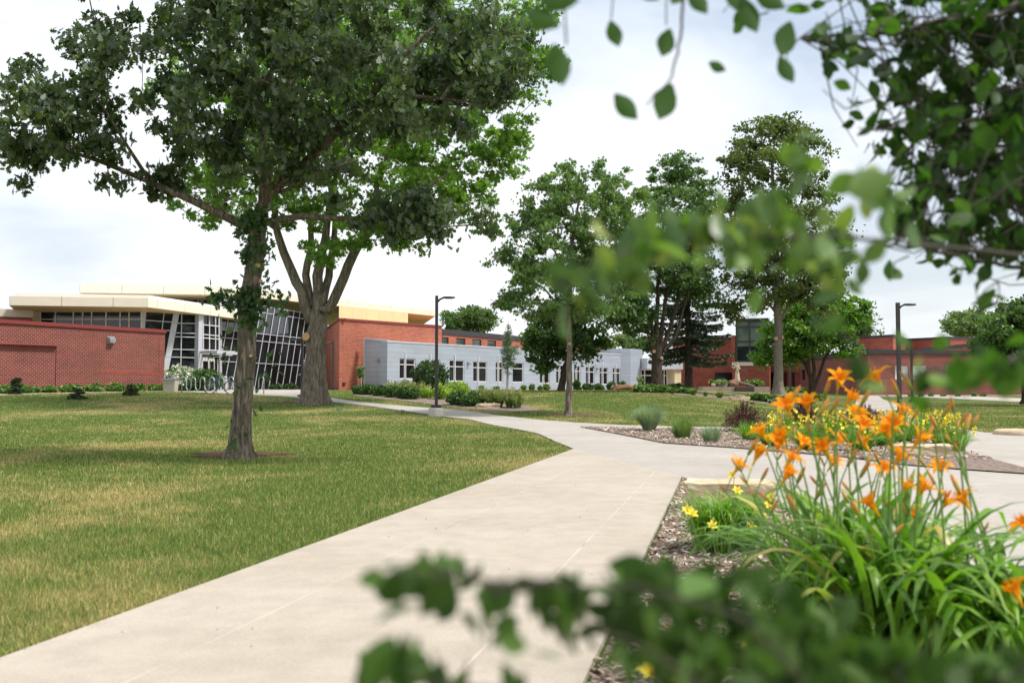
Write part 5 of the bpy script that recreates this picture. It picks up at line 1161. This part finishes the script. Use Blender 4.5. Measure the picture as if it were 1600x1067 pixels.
# ------------------------------------------------------------ lawn blades
def lawnblades():
    rg=np.random.default_rng(9); N=1150000
    y=2.4*np.exp(rg.random(N)*math.log(62/2.4)); u=-.72+1.24*rg.random(N); x=u*y
    jx=x+rg.normal(size=N)*.022; jy=y+rg.normal(size=N)*.03
    ok=~pip(jx,jy,path1)&~pip(x,y,P2)&~pip(x,y,bed)&~pip(x,y,island)&~pip(x,y,midbed)&~(pip(x,y,tree_ring)&(rg.random(N)<.96))
    lim=(x<B0.x+(y-B0.y)*e.x/e.y if False else True)
    ok&=~((y<B0.y+2)&(x>(B0.x+(y-B0.y)*dR.x/dR.y-.05)))
    x=x[ok]; y=y[ok]; N=len(x); z=ground(x,y); s=np.clip(y/6,1,9)
    a=rg.random(N)*2*PI; h=(.018+.040*rg.random(N)**1.4); w=.0032*s*(.7+.6*rg.random(N)); ln=h*rg.normal(size=N)*.55; a2=rg.random(N)*2*PI
    V=np.zeros((N,3,3)); V[:,0]=np.column_stack([x-np.cos(a)*w/2,y-np.sin(a)*w/2,z-.004]); V[:,1]=np.column_stack([x+np.cos(a)*w/2,y+np.sin(a)*w/2,z-.004])
    V[:,2]=np.column_stack([x+np.cos(a2)*ln,y+np.sin(a2)*ln,z+h]); o=npmesh('lawn_grass',V,3,M['blades'],None,None,rg.random(N)); tag(o,kind='stuff')
lawnblades()
# ------------------------------------------------------------ orange daylilies
def petalmat():
    m,nt=newmat('orange_petal'); k=NT(nt); a=k.n('Attribute'); a.attribute_name='tip'; o=k.n('ObjectInfo')
    c=k.ramp(a.outputs['Fac'],[(0,(.85,.55,.03)),(.30,(.95,.45,.02)),(.42,(.85,.26,.01)),(.62,(.96,.40,.004)),(1,(.97,.47,.015))])
    c=k.mix(k.math('MULTIPLY',o.outputs['Random'],.16),c,(.9,.20,.01)); k.out(c,.6,0,None,.35,.1,k.mix(1,c,(1.1,1.1,.8),'MULTIPLY')); M['orange_petal']=m
    m,nt=newmat('bud'); k=NT(nt); a=k.n('Attribute'); a.attribute_name='tip'
    c=k.ramp(a.outputs['Fac'],[(0,(.14,.25,.04)),(.35,(.40,.36,.06)),(.7,(.75,.33,.07)),(1,(.62,.20,.06))]); k.out(c,.5,0,None,.2,.3); M['bud']=m
petalmat(); plain('scape_green',(.15,.30,.05),.5,var=.25,scale=12); plain('stamen',(.7,.25,.04),.5)
def flower_mesh(name,seed,size=.062,open_=1.0,mat='orange_petal'):
    rg=random.Random(seed); V=[];F_=[];A=[]
    nu,nv=7,5
    for k in range(6):
        an=k*PI/3+rg.uniform(-.1,.1); wide=.50 if k%2==0 else .36; b=len(V); cur=open_*(1+rg.uniform(-.15,.25)); tw=rg.uniform(-.25,.25)
        for i in range(nu):
            f=i/(nu-1); th=cur*(.12+1.75*f**1.15)   # polar angle from the axis
            # integrate the profile
            r=0; z=0
            for q in range(i):
                ff=(q+.5)/(nu-1); t_=cur*(.30+1.75*ff**1.5); r+=math.sin(t_)/(nu-1)*1.25; z+=math.cos(t_)/(nu-1)*1.25
            w=wide*math.sin(PI*min(1,.12+f*.86))**.75*(1 if f<.99 else .25)
            for j in range(nv):
                v=(j/(nv-1)-.5)*2; rip=.05*math.sin(f*14+v*3+k)*abs(v)*f
                x=r+.03; y=v*w*.5+tw*f*f*.3; zz=z+abs(v)**1.5*w*.28*(1-f*.5)+rip
                V.append(((x*math.cos(an)-y*math.sin(an))*size,(x*math.sin(an)+y*math.cos(an))*size,zz*size)); A.append(f)
        for i in range(nu-1):
            for j in range(nv-1): F_.append((b+i*nv+j,b+i*nv+j+1,b+(i+1)*nv+j+1,b+(i+1)*nv+j))
    # throat tube
    m=MB(); m.tube([(0,0,-.45*size),(0,0,-.15*size),(0,0,.12*size)],[.05*size,.07*size,.14*size],8); b=len(V); V+=m.v; F_+=[tuple(b+i for i in f) for f in m.f]; A+=[.0]*len(m.v)
    for k in range(6):
        m=MB(); an=k*PI/3+.4; m.tube([(0,0,.1*size),(math.cos(an)*.12*size,math.sin(an)*.12*size,.6*size),(math.cos(an)*.28*size,math.sin(an)*.28*size,.95*size)],[.012*size]*2+[.03*size],4); b=len(V); V+=m.v; F_+=[tuple(b+i for i in f) for f in m.f]; A+=[.45]*len(m.v)
    me=bpy.data.meshes.new(name); me.from_pydata(V,[],F_); me.update(); at=me.attributes.new('tip','FLOAT','POINT'); at.data.foreach_set('value',A)
    me.materials.append(M[mat]); me.polygons.foreach_set('use_smooth',[True]*len(me.polygons)); return me
FL=[flower_mesh('orange_flower',s,.057*(1+.07*(s%3)),o_) for s,o_ in ((1,1.0),(2,.85),(3,1.1),(4,.7),(5,.95))]
YF=[flower_mesh('yellow_flower',s,.036,.8,'yellow_petal') for s in (6,7)]
def bud_mesh(L):
    m=MB(); prof=[(0,.0),(.12,.08),(.17,.3),(.19,.55),(.15,.8),(.07,.96),(0,1)]; m.lathe([(r*L*.55,z*L) for r,z in prof],n=9)
    me=bpy.data.meshes.new('flower_bud'); me.from_pydata(m.v,[],m.f); me.update(); at=me.attributes.new('tip','FLOAT','POINT'); at.data.foreach_set('value',[v[2]/L for v in m.v]); me.materials.append(M['bud'])
    me.polygons.foreach_set('use_smooth',[True]*len(me.polygons)); return me
BU=[bud_mesh(L) for L in (.045,.065,.085)]
def aim(o,loc,dirv,roll=0):
    o.location=loc; q=Vector(dirv).normalized().to_track_quat('Z','Y'); o.rotation_mode='QUATERNION'; from mathutils import Quaternion
    o.rotation_quaternion=q@Quaternion((0,0,1),roll)
def ribbon_clump(parent,bases,n,Lr,wr,seed,name='foliage',spread=1.0,spill=None):
    rg=np.random.default_rng(seed); K=13; Vs=[]; rn=[]
    allV=np.zeros((n,3*K,3))
    for i in range(n):
        bx,by,bz=bases[rg.integers(len(bases))]; a=rg.random()*2*PI; L=Lr[0]+(Lr[1]-Lr[0])*rg.random(); w=wr[0]+(wr[1]-wr[0])*rg.random()
        th0=R(3+22*rg.random()**.8); bend=(R(72)+R(88)*rg.random())*spread; kink=rg.random()<.35; kp=.45+.35*rg.random(); p=np.array([bx+rg.normal()*.05,by+rg.normal()*.05,bz-.01]); da=rg.normal()*.35
        for q in range(K):
            f=q/(K-1); th=th0+bend*f**2.3+(R(55)*max(0,min(1,(f-kp)*9)) if kink else 0); th=min(th,R(176)); aa=a+da*f
            t_=np.array([math.cos(aa)*math.sin(th),math.sin(aa)*math.sin(th),math.cos(th)]); s=np.array([-math.sin(aa),math.cos(aa),0]); nn_=np.cross(s,t_)
            ww=w*.5*min(1,(1-f)*4.0+.02)**.7*(.65+.35*min(1,f*4))
            allV[i,3*q]=p-s*ww+nn_*ww*.35; allV[i,3*q+1]=p; allV[i,3*q+2]=p+s*ww+nn_*ww*.35
            p=p+t_*L/(K-1)
            if p[2]<.012: p[2]=.012
    fs=[(3*q+j,3*q+j+1,3*q+j+4,3*q+j+3) for q in range(K-1) for j in (0,1)]
    o=npmesh(name,allV,3*K,M['daylily_blade'],parent,fs,rg.random(n),smooth=True); return o
cl=[(1.30,3.8,'orange daylily clump at the left side of the near bed, widest arching leaves'),(1.42,3.7,'orange daylily clump in the middle of the near bed, tallest stems'),(1.72,3.5,'orange daylily clump at the right edge of the frame'),(1.45,4.35,'orange daylily clump at the back of the near bed beside the far path')]
ribbon_clump(YT,[(math.cos(q)*.10,math.sin(q)*.10,0) for q in range(7)],620,(.34,.62),(.007,.0125),777,'arching_leaves')
clumps=[]
for i,(x,y,lb_) in enumerate(cl):
    t=empty('orange_daylily',(x,y,gz(x,y)+.01),0,label=lb_,cat='daylily',group='orange daylilies in the near bed')
    rg=random.Random(i); bs=[(rg.gauss(0,.11),rg.gauss(0,.12),0) for _ in range(9)]
    ribbon_clump(t,bs,185,[(.55,.80),(.75,1.05),(.65,.92),(.75,1.0)][i],(.022,.041),300+i); clumps.append(t)
flw=[(1375,600,3.5),(1310,601,3.9),(1325,628,3.9),(1232,643,3.6),(1262,640,3.75),(1335,655,4.1),(1345,672,3.7),(1395,672,3.6),(1390,683,3.8),(1195,683,4.0),(1222,694,3.7),(1180,718,3.9),(1215,702,4.2),(1290,708,3.9),(1305,695,4.3),(1232,722,3.5),(1298,728,4.2),(1400,722,3.6),(1378,738,4.0),(1430,695,3.5),(1225,750,3.7),(1412,765,3.9),(1437,770,3.7),(1368,797,3.4),(1475,790,3.9),(1512,790,3.45),(1430,812,4.0),(1405,650,4.3),(1250,700,4.4),(1355,700,4.4),(1592,935,3.0),(1603,826,3.2),(1470,735,4.1),(1150,735,4.3)]
buds=[(1292,608,3.9),(1400,610,3.5),(1418,598,3.4),(1488,632,3.5),(1480,640,3.5),(1523,658,3.55),(1510,665,3.55),(1505,655,3.7),(1285,640,3.6),(1302,636,3.9),(1350,625,3.8),(1240,620,3.7),(1215,668,3.9),(1345,690,4.0),(1462,665,3.8),(1430,648,4.0),(1330,718,3.8),(1350,735,3.7),(1175,700,3.9),(1195,740,3.8),(1250,745,4.0),(1440,745,3.7),(1455,745,3.8),(1280,770,3.9),(1320,775,4.1),(1480,775,3.9),(1440,720,4.2),(1370,715,3.9),(1265,672,3.8),(1450,680,4.0),(1210,790,3.5),(1240,790,3.5),(1340,800,3.5),(1495,760,3.5)]
rg=random.Random(8); ob=0
items=[(a,b,c,'f') for a,b,c in flw]+[(a,b,c,'b') for a,b,c in buds]
for k,(px,py,d,ty) in enumerate(items):
    p=P(px,py,d); t=min(clumps,key=lambda c:(Vector((c.location.x,c.location.y,0))-Vector((p.x,p.y,0))).length); Lp=p-t.location
    stem_base=Vector((Lp.x*.3+rg.gauss(0,.08),Lp.y*.3+rg.gauss(0,.08),0)); side=Vector((rg.uniform(-1,1),rg.uniform(-.8,.3),0)); side.normalize()
    fd=(side*(.55 if ty=='f' else .5)+Vector((0,0,.85))).normalized()
    att=Lp-fd*.035; mid=stem_base.lerp(att,.55)+Vector((0,0,Lp.z*.06))+Vector((rg.gauss(0,.02),rg.gauss(0,.02),0)); top=att-fd*.05+Vector((0,0,-.02))
    m=MB(); pts=[]
    for q in range(9):
        f=q/8; a=stem_base.lerp(mid,f); b=mid.lerp(top,f); pts.append(a.lerp(b,f))
    pts.append(att); m.tube(pts,[.0055-.003*i/9 for i in range(10)],6)
    st=m.build('stem',M['scape_green'],t,True)
    def put(me,nm,loc,dv): 
        o=bpy.data.objects.new(nm,me); col.objects.link(o); o.parent=t; aim(o,loc,dv,rg.random()*6); return o
    if ty=='f': put(FL[rg.randrange(len(FL))],'flower',Lp,fd)
    else: put(BU[rg.randrange(1,3)],'bud',att,fd)
    if rg.random()<.62:   # side buds
        o=put(BU[rg.randrange(2)],'bud',top+Vector((0,0,0)),(-side*.6+Vector((0,0,.9))+Vector((rg.gauss(0,.2),0,0)))); 
fy=[(1075,800,5.0),(1080,806,4.9),(1200,792,5.2),(1190,812,5.0),(1147,745,5.6),(1150,770,5.3),(1170,827,4.8),(1112,825,5.1),(1208,778,5.4)]
ty_=[o for o in bpy.data.objects if o.get('label','').startswith('green yellow flowered')][0]
for k,(px,py,d) in enumerate(fy):
    p=P(px,py,d)-ty_.location; o=bpy.data.objects.new('flower',YF[k%2]); col.objects.link(o); o.parent=ty_; aim(o,p,(rg.uniform(-.8,.8),-.6,.6),rg.random()*6)
    MB().tube([(p.x*.3,p.y*.3,0),(p.x*.8,p.y*.8,p.z*.6),tuple(p)],[.003,.003,.002],5).build('stem',M['scape_green'],ty_,True)
t=empty('yellow_daylily',(.55,2.35,gz(.55,2.35)),0,label='yellow daylily low at the bottom of the bed behind the blurred shrub leaves',cat='daylily',group='yellow daylilies in the near bed')
ribbon_clump(t,[(0,0,0),(.1,.08,0),(.35,.15,0)],110,(.28,.45),(.008,.014),401)
for k,(px,py,d) in enumerate(((1017,1054,2.3),(1047,1062,2.35),(1186,1010,2.6),(1180,1003,2.65))):
    p=P(px,py,d)-t.location; o=bpy.data.objects.new('flower',YF[k%2]); col.objects.link(o); o.parent=t; aim(o,p,(rg.uniform(-.8,.8),-.6,.6),rg.random()*6)
    MB().tube([(p.x*.5,p.y*.5,0),(p.x*.9,p.y*.9,p.z*.6),tuple(p)],[.003,.003,.002],5).build('stem',M['scape_green'],t,True)
# ------------------------------------------------------------ near crab apple branches
def ovate(fold=.25):
    x=[0,.10,.26,.32,.28,.16,0]; y=[-.5,-.42,-.2,.0,.2,.38,.56]; V=[];F_=[]
    for i in range(7):
        V.append((0,y[i],-.10*(y[i]+.2)**2))
    L=len(V)
    for sgn in (1,-1):
        b=len(V)
        for i in range(1,6): V.append((sgn*x[i],y[i],fold*x[i]-.10*(y[i]+.2)**2))
        prev=[0]+[b+i for i in range(5)]+[6]
        for i in range(6):
            f=(i,i+1,prev[i+1],prev[i]); f=tuple(dict.fromkeys(f))
            F_.append(f if sgn<0 else f[::-1])
    return np.array(V),F_
OV,OVF=ovate()
def sprig(parent_mb,leafacc,base,tip,n,rg,lmin=.04,spread=.5):
    base=np.array(base); tip=np.array(tip); L=np.linalg.norm(tip-base)
    mid=(base+tip)/2+rg.normal(size=3)*L*.08; parent_mb.tube([base,mid,tip],[.0022,.0016,.001],5,cap=False)
    for k in range(n):
        f=.15+.85*(k+rg.random()*.5)/n; p=base*(1-f)**2+2*mid*f*(1-f)+tip*f*f; leafacc.append(p+rg.normal(size=3)*.012)
def leafcloud(parent,pts,size,mat,rg,name='leaves',up=.1,droop=.8):
    C=np.array(pts)-np.array(parent.location); return leafmesh(name,C,size,OV,mat,parent,rg,up,droop,0,faces=OVF)
rg=np.random.default_rng(12); tb=Vector((3.6,2.9,gz(3.6,2.9)))
t=empty('crabapple_tree',tb,0,label='close leafy tree whose blurred branches hang in from the upper right corner',cat='tree')
mb=MB(); tops=[]
trunk=[np.array([3.6,2.9,0]),np.array([3.55,2.85,.8]),np.array([3.4,2.8,1.6]),np.array([3.2,2.75,2.3])]
acc=[];acc2=[]
def br(pts,r0,r1):
    q=[np.array(p) if not isinstance(p,tuple) or len(p)!=4 else None for p in pts]; n=len(q); sm=[]
    for i in range(n-1):
        for k in range(5): sm.append(q[i]+(q[i+1]-q[i])*k/5+rg.normal(size=3)*min(.008,r0*.5))
    sm.append(q[-1]); mb.tube([Vector(s) for s in sm],[r0+(r1-r0)*i/(len(sm)-1) for i in range(len(sm))],8,cap=False); return sm
br(trunk,.09,.06)
pp=lambda px,py,d:np.array(P(px,py,d))
mass=[]
# dense right mass: twigs run from limbs toward it
limbs_=[[trunk[2],pp(1700,380,2.9),pp(1600,330,2.8),pp(1480,300,2.7),pp(1380,285,2.6)],[trunk[3],pp(1720,120,2.8),pp(1600,150,2.7),pp(1480,170,2.6),pp(1370,200,2.5)],[trunk[3],pp(1700,-40,2.6),pp(1560,20,2.4),pp(1400,50,2.3),pp(1250,60,2.2)],
 [trunk[2],pp(1720,440,2.6),pp(1600,420,2.5),pp(1480,395,2.4),pp(1380,385,2.3)],[trunk[2],pp(1760,230,3.2),pp(1600,230,3.2),pp(1450,230,3.1)],[trunk[3],pp(1700,-120,2.7),pp(1500,-80,2.5),pp(1300,-60,2.3)]]
HOLE=lambda p:(lambda px,py:(math.sin(px*.052+1+.8*math.sin(py*.03))*math.sin(py*.060+.5)+.5*math.sin(px*.11+py*.08)*math.sin(py*.13-px*.03)>(.12+(px-1400)*.0022)) )((p[0]/p[1]*F+800),610-(p[2]-CH)/p[1]*F)
def inmass(px,py):
    if px<1330+60*math.sin(py*.02): return False
    edge=1345+18*math.sin(py*.05)+ (0 if py<260 else (py-260)*-.1)
    low=430+25*math.sin(px*.03)
    return px>edge and py<low
for lm in limbs_:
    sm=br(lm,.010,.0025)
    for s in sm[4:]:
        for k in range(7):
            px=1330+360*rg.random()**.8; py=-60+530*rg.random(); d=2.2+1.1*rg.random()
            if not inmass(px,py) or HOLE(pp(px,py,d)): continue
            tip=pp(px,py,d)
            if np.linalg.norm(tip-s)>.55: tip=s+(tip-s)/np.linalg.norm(tip-s)*(.25+.3*rg.random())
            sprig(mb,acc,s,tip,7,rg)
for k in range(150):
    px=1320+330*rg.random()**.75; py=-60+490*rg.random(); d=2.0+1.2*rg.random()
    hole=math.sin(px*.031+1)*math.sin(py*.037+.5)
    if px<1450 and rg.random()<.3: continue
    if HOLE(pp(px,py,d)): continue
    tip=pp(px,py,d); base=tip+np.array([.25,.1,.12])+rg.normal(size=3)*.08; sprig(mb,acc,base,tip,9,rg)
# corner, dense dark
for k in range(55):
    px=1500+140*rg.random(); py=-60+500*rg.random(); tip=pp(px,py,2.6+rg.random()); base=tip+np.array([.2,.1,.1])+rg.normal(size=3)*.1; sprig(mb,acc,base,tip,10,rg)
# hanging sprigs at the top
for a,b in (((1250,60,2.2),(1228,100,2.0)),((1180,-10,2.0),(1130,20,1.9)),((1300,60,2.2),(1290,20,2.0)),((1200,20,2.1),(1160,40,2.0)),((1380,150,2.2),(1285,140,2.0)),((1400,60,2.2),(1330,100,2.1)),((1420,190,2.2),(1340,200,2.1)),((1500,440,2.3),(1510,400,2.2)),((1420,400,2.3),(1400,430,2.2)),((1560,440,2.2),(1560,480,2.1)),((1300,0,2.1),(1200,10,2.0)),((1400,20,2.1),(1320,30,2.0)),((1560,440,2.2),(1530,470,2.1))):
    sprig(mb,acc,pp(*a),pp(*b),6,rg)
top=[(960,52,1.75,43),(1041,66,1.75,48),(1120,104,1.8,30),(1228,108,1.8,46),(977,166,1.7,52),(1040,158,1.7,62),(872,100,1.45,66),(845,28,1.3,60),(868,-4,1.3,70),(1090,0,1.7,50),(1060,-12,1.7,46),(1010,-15,1.7,46),(1170,22,1.8,60),(1228,60,1.85,60),(1200,-5,1.8,60),(1150,-10,1.8,60)]
br([pp(1500,-80,2.5),pp(1300,-10,2.1),pp(1150,-18,1.85),pp(1010,-25,1.75),pp(880,-30,1.4)],.008,.003)
br([pp(1070,-20,1.75),pp(1062,60,1.72),pp(1050,120,1.7),pp(1010,165,1.7)],.003,.0012); mb.tube([Vector(pp(1041,-20,1.75)),Vector(pp(1041,40,1.75))],.0012,4)
mb.tube([Vector(pp(960,-25,1.75)),Vector(pp(955,30,1.75))],.0012,4); mb.tube([Vector(pp(880,-20,1.4)),Vector(pp(885,70,1.45))],.0015,4)
# blurred middle branch reaching left
midb=br([trunk[1]+np.array([0,0,.5]),pp(1620,400,1.8),pp(1450,385,1.45),pp(1330,372,1.25),pp(1200,368,1.12),pp(1080,380,1.03),pp(980,395,.97),pp(910,420,.93),pp(870,450,.9)],.0035,.0012)
for s in midb[16:]:
    for k in range(1):
        dv=rg.normal(size=3); dv[0]*=.6; dv/=np.linalg.norm(dv); acc2.append(s+dv*(.018+.03*rg.random())-np.array([0,0,.01]))
for (px,py,sx,sy,n,d) in ((1190,330,55,28,20,1.12),(1250,250,26,36,9,1.16),(1100,358,60,14,20,1.04),(1240,390,60,36,24,1.15),(1150,400,46,20,10,1.08),(930,432,46,12,10,.94),(1310,410,40,40,22,1.3),(1010,392,36,12,9,.98),(1380,330,40,60,12,1.2),(1330,300,30,40,5,1.1),(1040,378,34,14,6,1.0),(1185,470,14,14,1,1.05)):
    for k in range(n): acc2.append(pp(px+rg.normal()*sx*.6,py+rg.normal()*sy*.6,d+rg.normal()*.03))
# lower right drooping branch
lowb=br([trunk[1],pp(1720,560,1.6),pp(1600,560,1.35),pp(1500,575,1.2),pp(1420,590,1.1)],.008,.002); lowa=[]
for s in lowb[8:]:
    for k in range(2): lowa.append(s+rg.normal(size=3)*np.array([.03,.03,.016]))
for (px,py,sx,sy,n,d) in ((1570,580,36,14,22,1.1),(1500,586,26,10,7,1.0),(1370,565,18,16,2,.85),(1350,590,10,14,2,.85),(1290,505,12,5,2,.8)):
    for k in range(n): lowa.append(pp(px+rg.normal()*sx*.7,py+rg.normal()*sy*.7,d+rg.normal()*.03))
br([pp(1420,590,1.1),pp(1370,560,1.05),pp(1290,505,1.0)],.002,.001)
mb2=MB(); mb2.v=[tuple(Vector(v)-tb) for v in mb.v]; mb2.f=mb.f; mb2.uv=mb.uv; mb2.mi=mb.mi
mb2.build('trunk',M['twig'],t,True)
acc=[p for p in acc if not HOLE(p)]
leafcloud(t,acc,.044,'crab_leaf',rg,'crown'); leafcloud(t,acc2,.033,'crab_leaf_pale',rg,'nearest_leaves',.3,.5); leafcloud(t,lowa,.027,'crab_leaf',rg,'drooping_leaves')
for k,(px,py,d,L) in enumerate(top):
    c=pp(px,py,d); T=OV*(L/F*d); ang=[.3,-.3,1.2,.5,.75,-.35,.2,1.2,1.5,.6,-.5,.9,.4,-.3,1,.1][k]; ca,sa=math.cos(ang),math.sin(ang)
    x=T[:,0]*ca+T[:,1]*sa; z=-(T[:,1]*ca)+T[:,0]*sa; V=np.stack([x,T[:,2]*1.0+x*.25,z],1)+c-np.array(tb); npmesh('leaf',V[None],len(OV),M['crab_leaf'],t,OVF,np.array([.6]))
# ------------------------------------------------------------ foreground shrub
rg=np.random.default_rng(44); sb=Vector((.55,.95,gz(.55,.95))); t=empty('foreground_shrub',sb,0,label='dark green shrub blurred across the bottom, closest plant to the viewer',cat='shrub')
mb=MB(); acc=[]
mains=[[np.array([.55,.95,0]),pp(1300,1208,0.855),pp(1250,1058,0.775),pp(1150,958,0.730),pp(1000,918,0.684),pp(860,913,0.661),pp(750,923,0.650)],
 [np.array([.6,.95,0]),pp(1450,1158,0.855),pp(1400,1048,0.798),pp(1450,1018,0.787)],[np.array([.6,.95,0]),pp(1550,1158,0.855),pp(1550,1068,0.798),pp(1620,1038,0.798)],[np.array([.5,.9,0]),pp(1100,1188,0.741),pp(900,1108,0.661),pp(760,1078,0.638),pp(640,1058,0.627)],
 [np.array([.55,.9,0]),pp(1150,1108,0.741),pp(1020,1018,0.695),pp(900,968,0.673)],[pp(860,913,0.661),pp(760,908,0.650),pp(680,893,0.638),pp(610,893,0.627)]]
for lm in mains: br(lm,.002,.0009)
def cl_(px,py,sx,sy,n,d):
    for k in range(max(1,int(n*.95))): acc.append(pp(px+rg.normal()*sx,py+8+rg.normal()*sy,d*1.34+rg.normal()*.04))
for q in ((650,885,30,10,10,.56),(612,925,12,16,5,.55),(705,885,22,8,7,.56),(690,925,16,12,5,.56),(760,925,14,20,6,.57),(790,975,10,16,6,.57),(860,920,30,14,14,.58),(890,975,20,26,12,.58),(950,920,36,18,20,.6),(1010,935,40,22,26,.61),(1100,945,50,30,44,.63),(1200,975,50,28,50,.65),(1300,1015,60,24,50,.67),(1400,1035,60,20,50,.69),(1500,1045,60,18,42,.7),(1590,1052,40,18,26,.7),(960,1000,24,24,10,.6),(1040,1000,30,22,16,.61),(1100,1040,40,25,30,.62),(1200,1050,60,25,40,.64),(1300,1062,60,18,30,.66),(1000,895,40,10,10,.6),(1120,900,50,12,12,.62),
   (600,1045,26,12,12,.54),(640,1020,14,16,6,.54),(690,1055,26,10,10,.55),(580,1010,8,12,2,.54),(770,1062,20,8,4,.56),(740,955,14,14,4,.56),(1250,940,40,14,6,.66)): cl_(*q)
mb2=MB(); mb2.v=[tuple(Vector(v)-sb) for v in mb.v]; mb2.f=mb.f; mb2.uv=mb.uv; mb2.mi=mb.mi
mb2.build('stem',M['twig'],t,True); leafcloud(t,acc,.029,'shrub_leaf',rg,'foliage',.3,.4)
# fallen sprigs of leaves on the lawn
for i,(px,py) in enumerate(((508,648),(535,642),(630,644),(455,800))):
    g=G(px,py); rg=np.random.default_rng(i); C=np.array([[g.x,g.y,g.z+.05]])+rg.normal(size=(10 if i<3 else 3,3))*np.array([.22,.15,.01]) 
    o=leafmesh('fallen_sprig',C,.14 if i<3 else .05,STAR,'young_leaf',None,rg,.9,0)
    tag(o,['fallen leafy twig on the lawn below the forked maple, left of two','fallen leafy twig on the lawn below the forked maple, right of two','fallen leafy twig near the tall lamp base','pale crumpled leaf on the near lawn'][i],'fallen leaves')
# ------------------------------------------------------------ camera, light, sky
cam=bpy.data.cameras.new('camera'); co=bpy.data.objects.new('camera',cam); col.objects.link(co); sc.camera=co
cam.sensor_width=36; cam.lens=F/1600*36; co.location=(0,0,CH); co.rotation_euler=(PI/2+PITCH,0,0); cam.clip_end=5000; cam.clip_start=.05
cam.dof.use_dof=True; cam.dof.focus_distance=30.0; cam.dof.aperture_fstop=3.2
SE,SA=R(57),R(78)   # sun elevation, azimuth measured from +Y towards +X
sd=Vector((math.sin(SA)*math.cos(SE),math.cos(SA)*math.cos(SE)*1,math.sin(SE)))
SAZ=R(105); sd=Vector((math.sin(SAZ)*math.cos(SE),math.cos(SAZ)*math.cos(SE),math.sin(SE)))
sl=bpy.data.lights.new('sun','SUN'); so=bpy.data.objects.new('sun',sl); col.objects.link(so); sl.energy=3.2; sl.angle=R(9); sl.color=(1,.955,.89); so.rotation_mode='QUATERNION'; so.rotation_quaternion=sd.to_track_quat('Z','Y'); so.location=(20,-10,40)
w=bpy.data.worlds.new('World'); sc.world=w; w.use_nodes=True; nt=w.node_tree; nt.nodes.clear(); k=NT(nt)
sky=k.n('TexSky'); sky.sky_type='NISHITA'; sky.sun_disc=False; sky.sun_elevation=SE; sky.sun_rotation=SAZ; sky.air_density=1.2; sky.dust_density=2
tc=k.n('TexCoord').outputs['Generated']; s=k.n('SeparateXYZ'); k.l(tc,s.inputs[0])
den=k.math('ADD',k.math('MAXIMUM',s.outputs[2],0),.22); cx=k.math('DIVIDE',s.outputs[0],den); cy=k.math('DIVIDE',s.outputs[1],den)
cb=k.n('CombineXYZ'); k.l(cx,cb.inputs[0]); k.l(cy,cb.inputs[1])
n1=k.noise(k.mapping(cb.outputs[0],(1,1,1),(0,0,.3),(3.1,1.7,0)),.75,6,.5,.35); n2=k.noise(k.mapping(cb.outputs[0],(1,1.3,1),(0,0,.2),(7.3,2.2,0)),1.9,7,.55,.3)
shade=k.math('ADD',k.math('MULTIPLY',n1,.65),k.math('MULTIPLY',n2,.35))
cc=k.ramp(shade,[(.36,(.38,.45,.56)),(.46,(.55,.61,.69)),(.56,(.70,.73,.77)),(.66,(.80,.82,.85))])
hz=k.ramp(s.outputs[2],[(.0,1),(.30,0)]); cc=k.mix(k.math('MULTIPLY',hz,.75),cc,(.79,.80,.81))
b1_=k.n('Background'); k.l(sky.outputs[0],b1_.inputs[0]); b1_.inputs[1].default_value=.10
b2_=k.n('Background'); k.l(cc,b2_.inputs[0]); b2_.inputs[1].default_value=1.0
cov=k.ramp(n1,[(.32,.62),(.48,1)]); mx=k.n('MixShader'); k.l(cov,mx.inputs[0]); k.l(b1_.outputs[0],mx.inputs[1]); k.l(b2_.outputs[0],mx.inputs[2]); o=k.n('OutputWorld'); k.l(mx.outputs[0],o.inputs[0])
sc.view_settings.view_transform='Standard'; sc.view_settings.look='None'; sc.view_settings.gamma=1; sc.view_settings.exposure=.6
c=sc.cycles; c.max_bounces=6; c.diffuse_bounces=3; c.glossy_bounces=2; c.transmission_bounces=3; c.transparent_max_bounces=4; c.use_denoising=True; c.sample_clamp_indirect=6
# seat each building empty at its own base
for o in list(col.objects):
    if o.type=='EMPTY' and o.parent is None and o.get('category')=='building':
        bpy.context.view_layer.update(); P_=[ch.matrix_world@Vector(cn) for ch in o.children for cn in ch.bound_box]
        cx=(min(p.x for p in P_)+max(p.x for p in P_))/2; cy=min(p.y for p in P_); cz=gz(cx,cy)
        o.location=(cx,cy,cz)
        for ch in o.children: ch.location=(ch.location.x-cx,ch.location.y-cy,ch.location.z-cz)
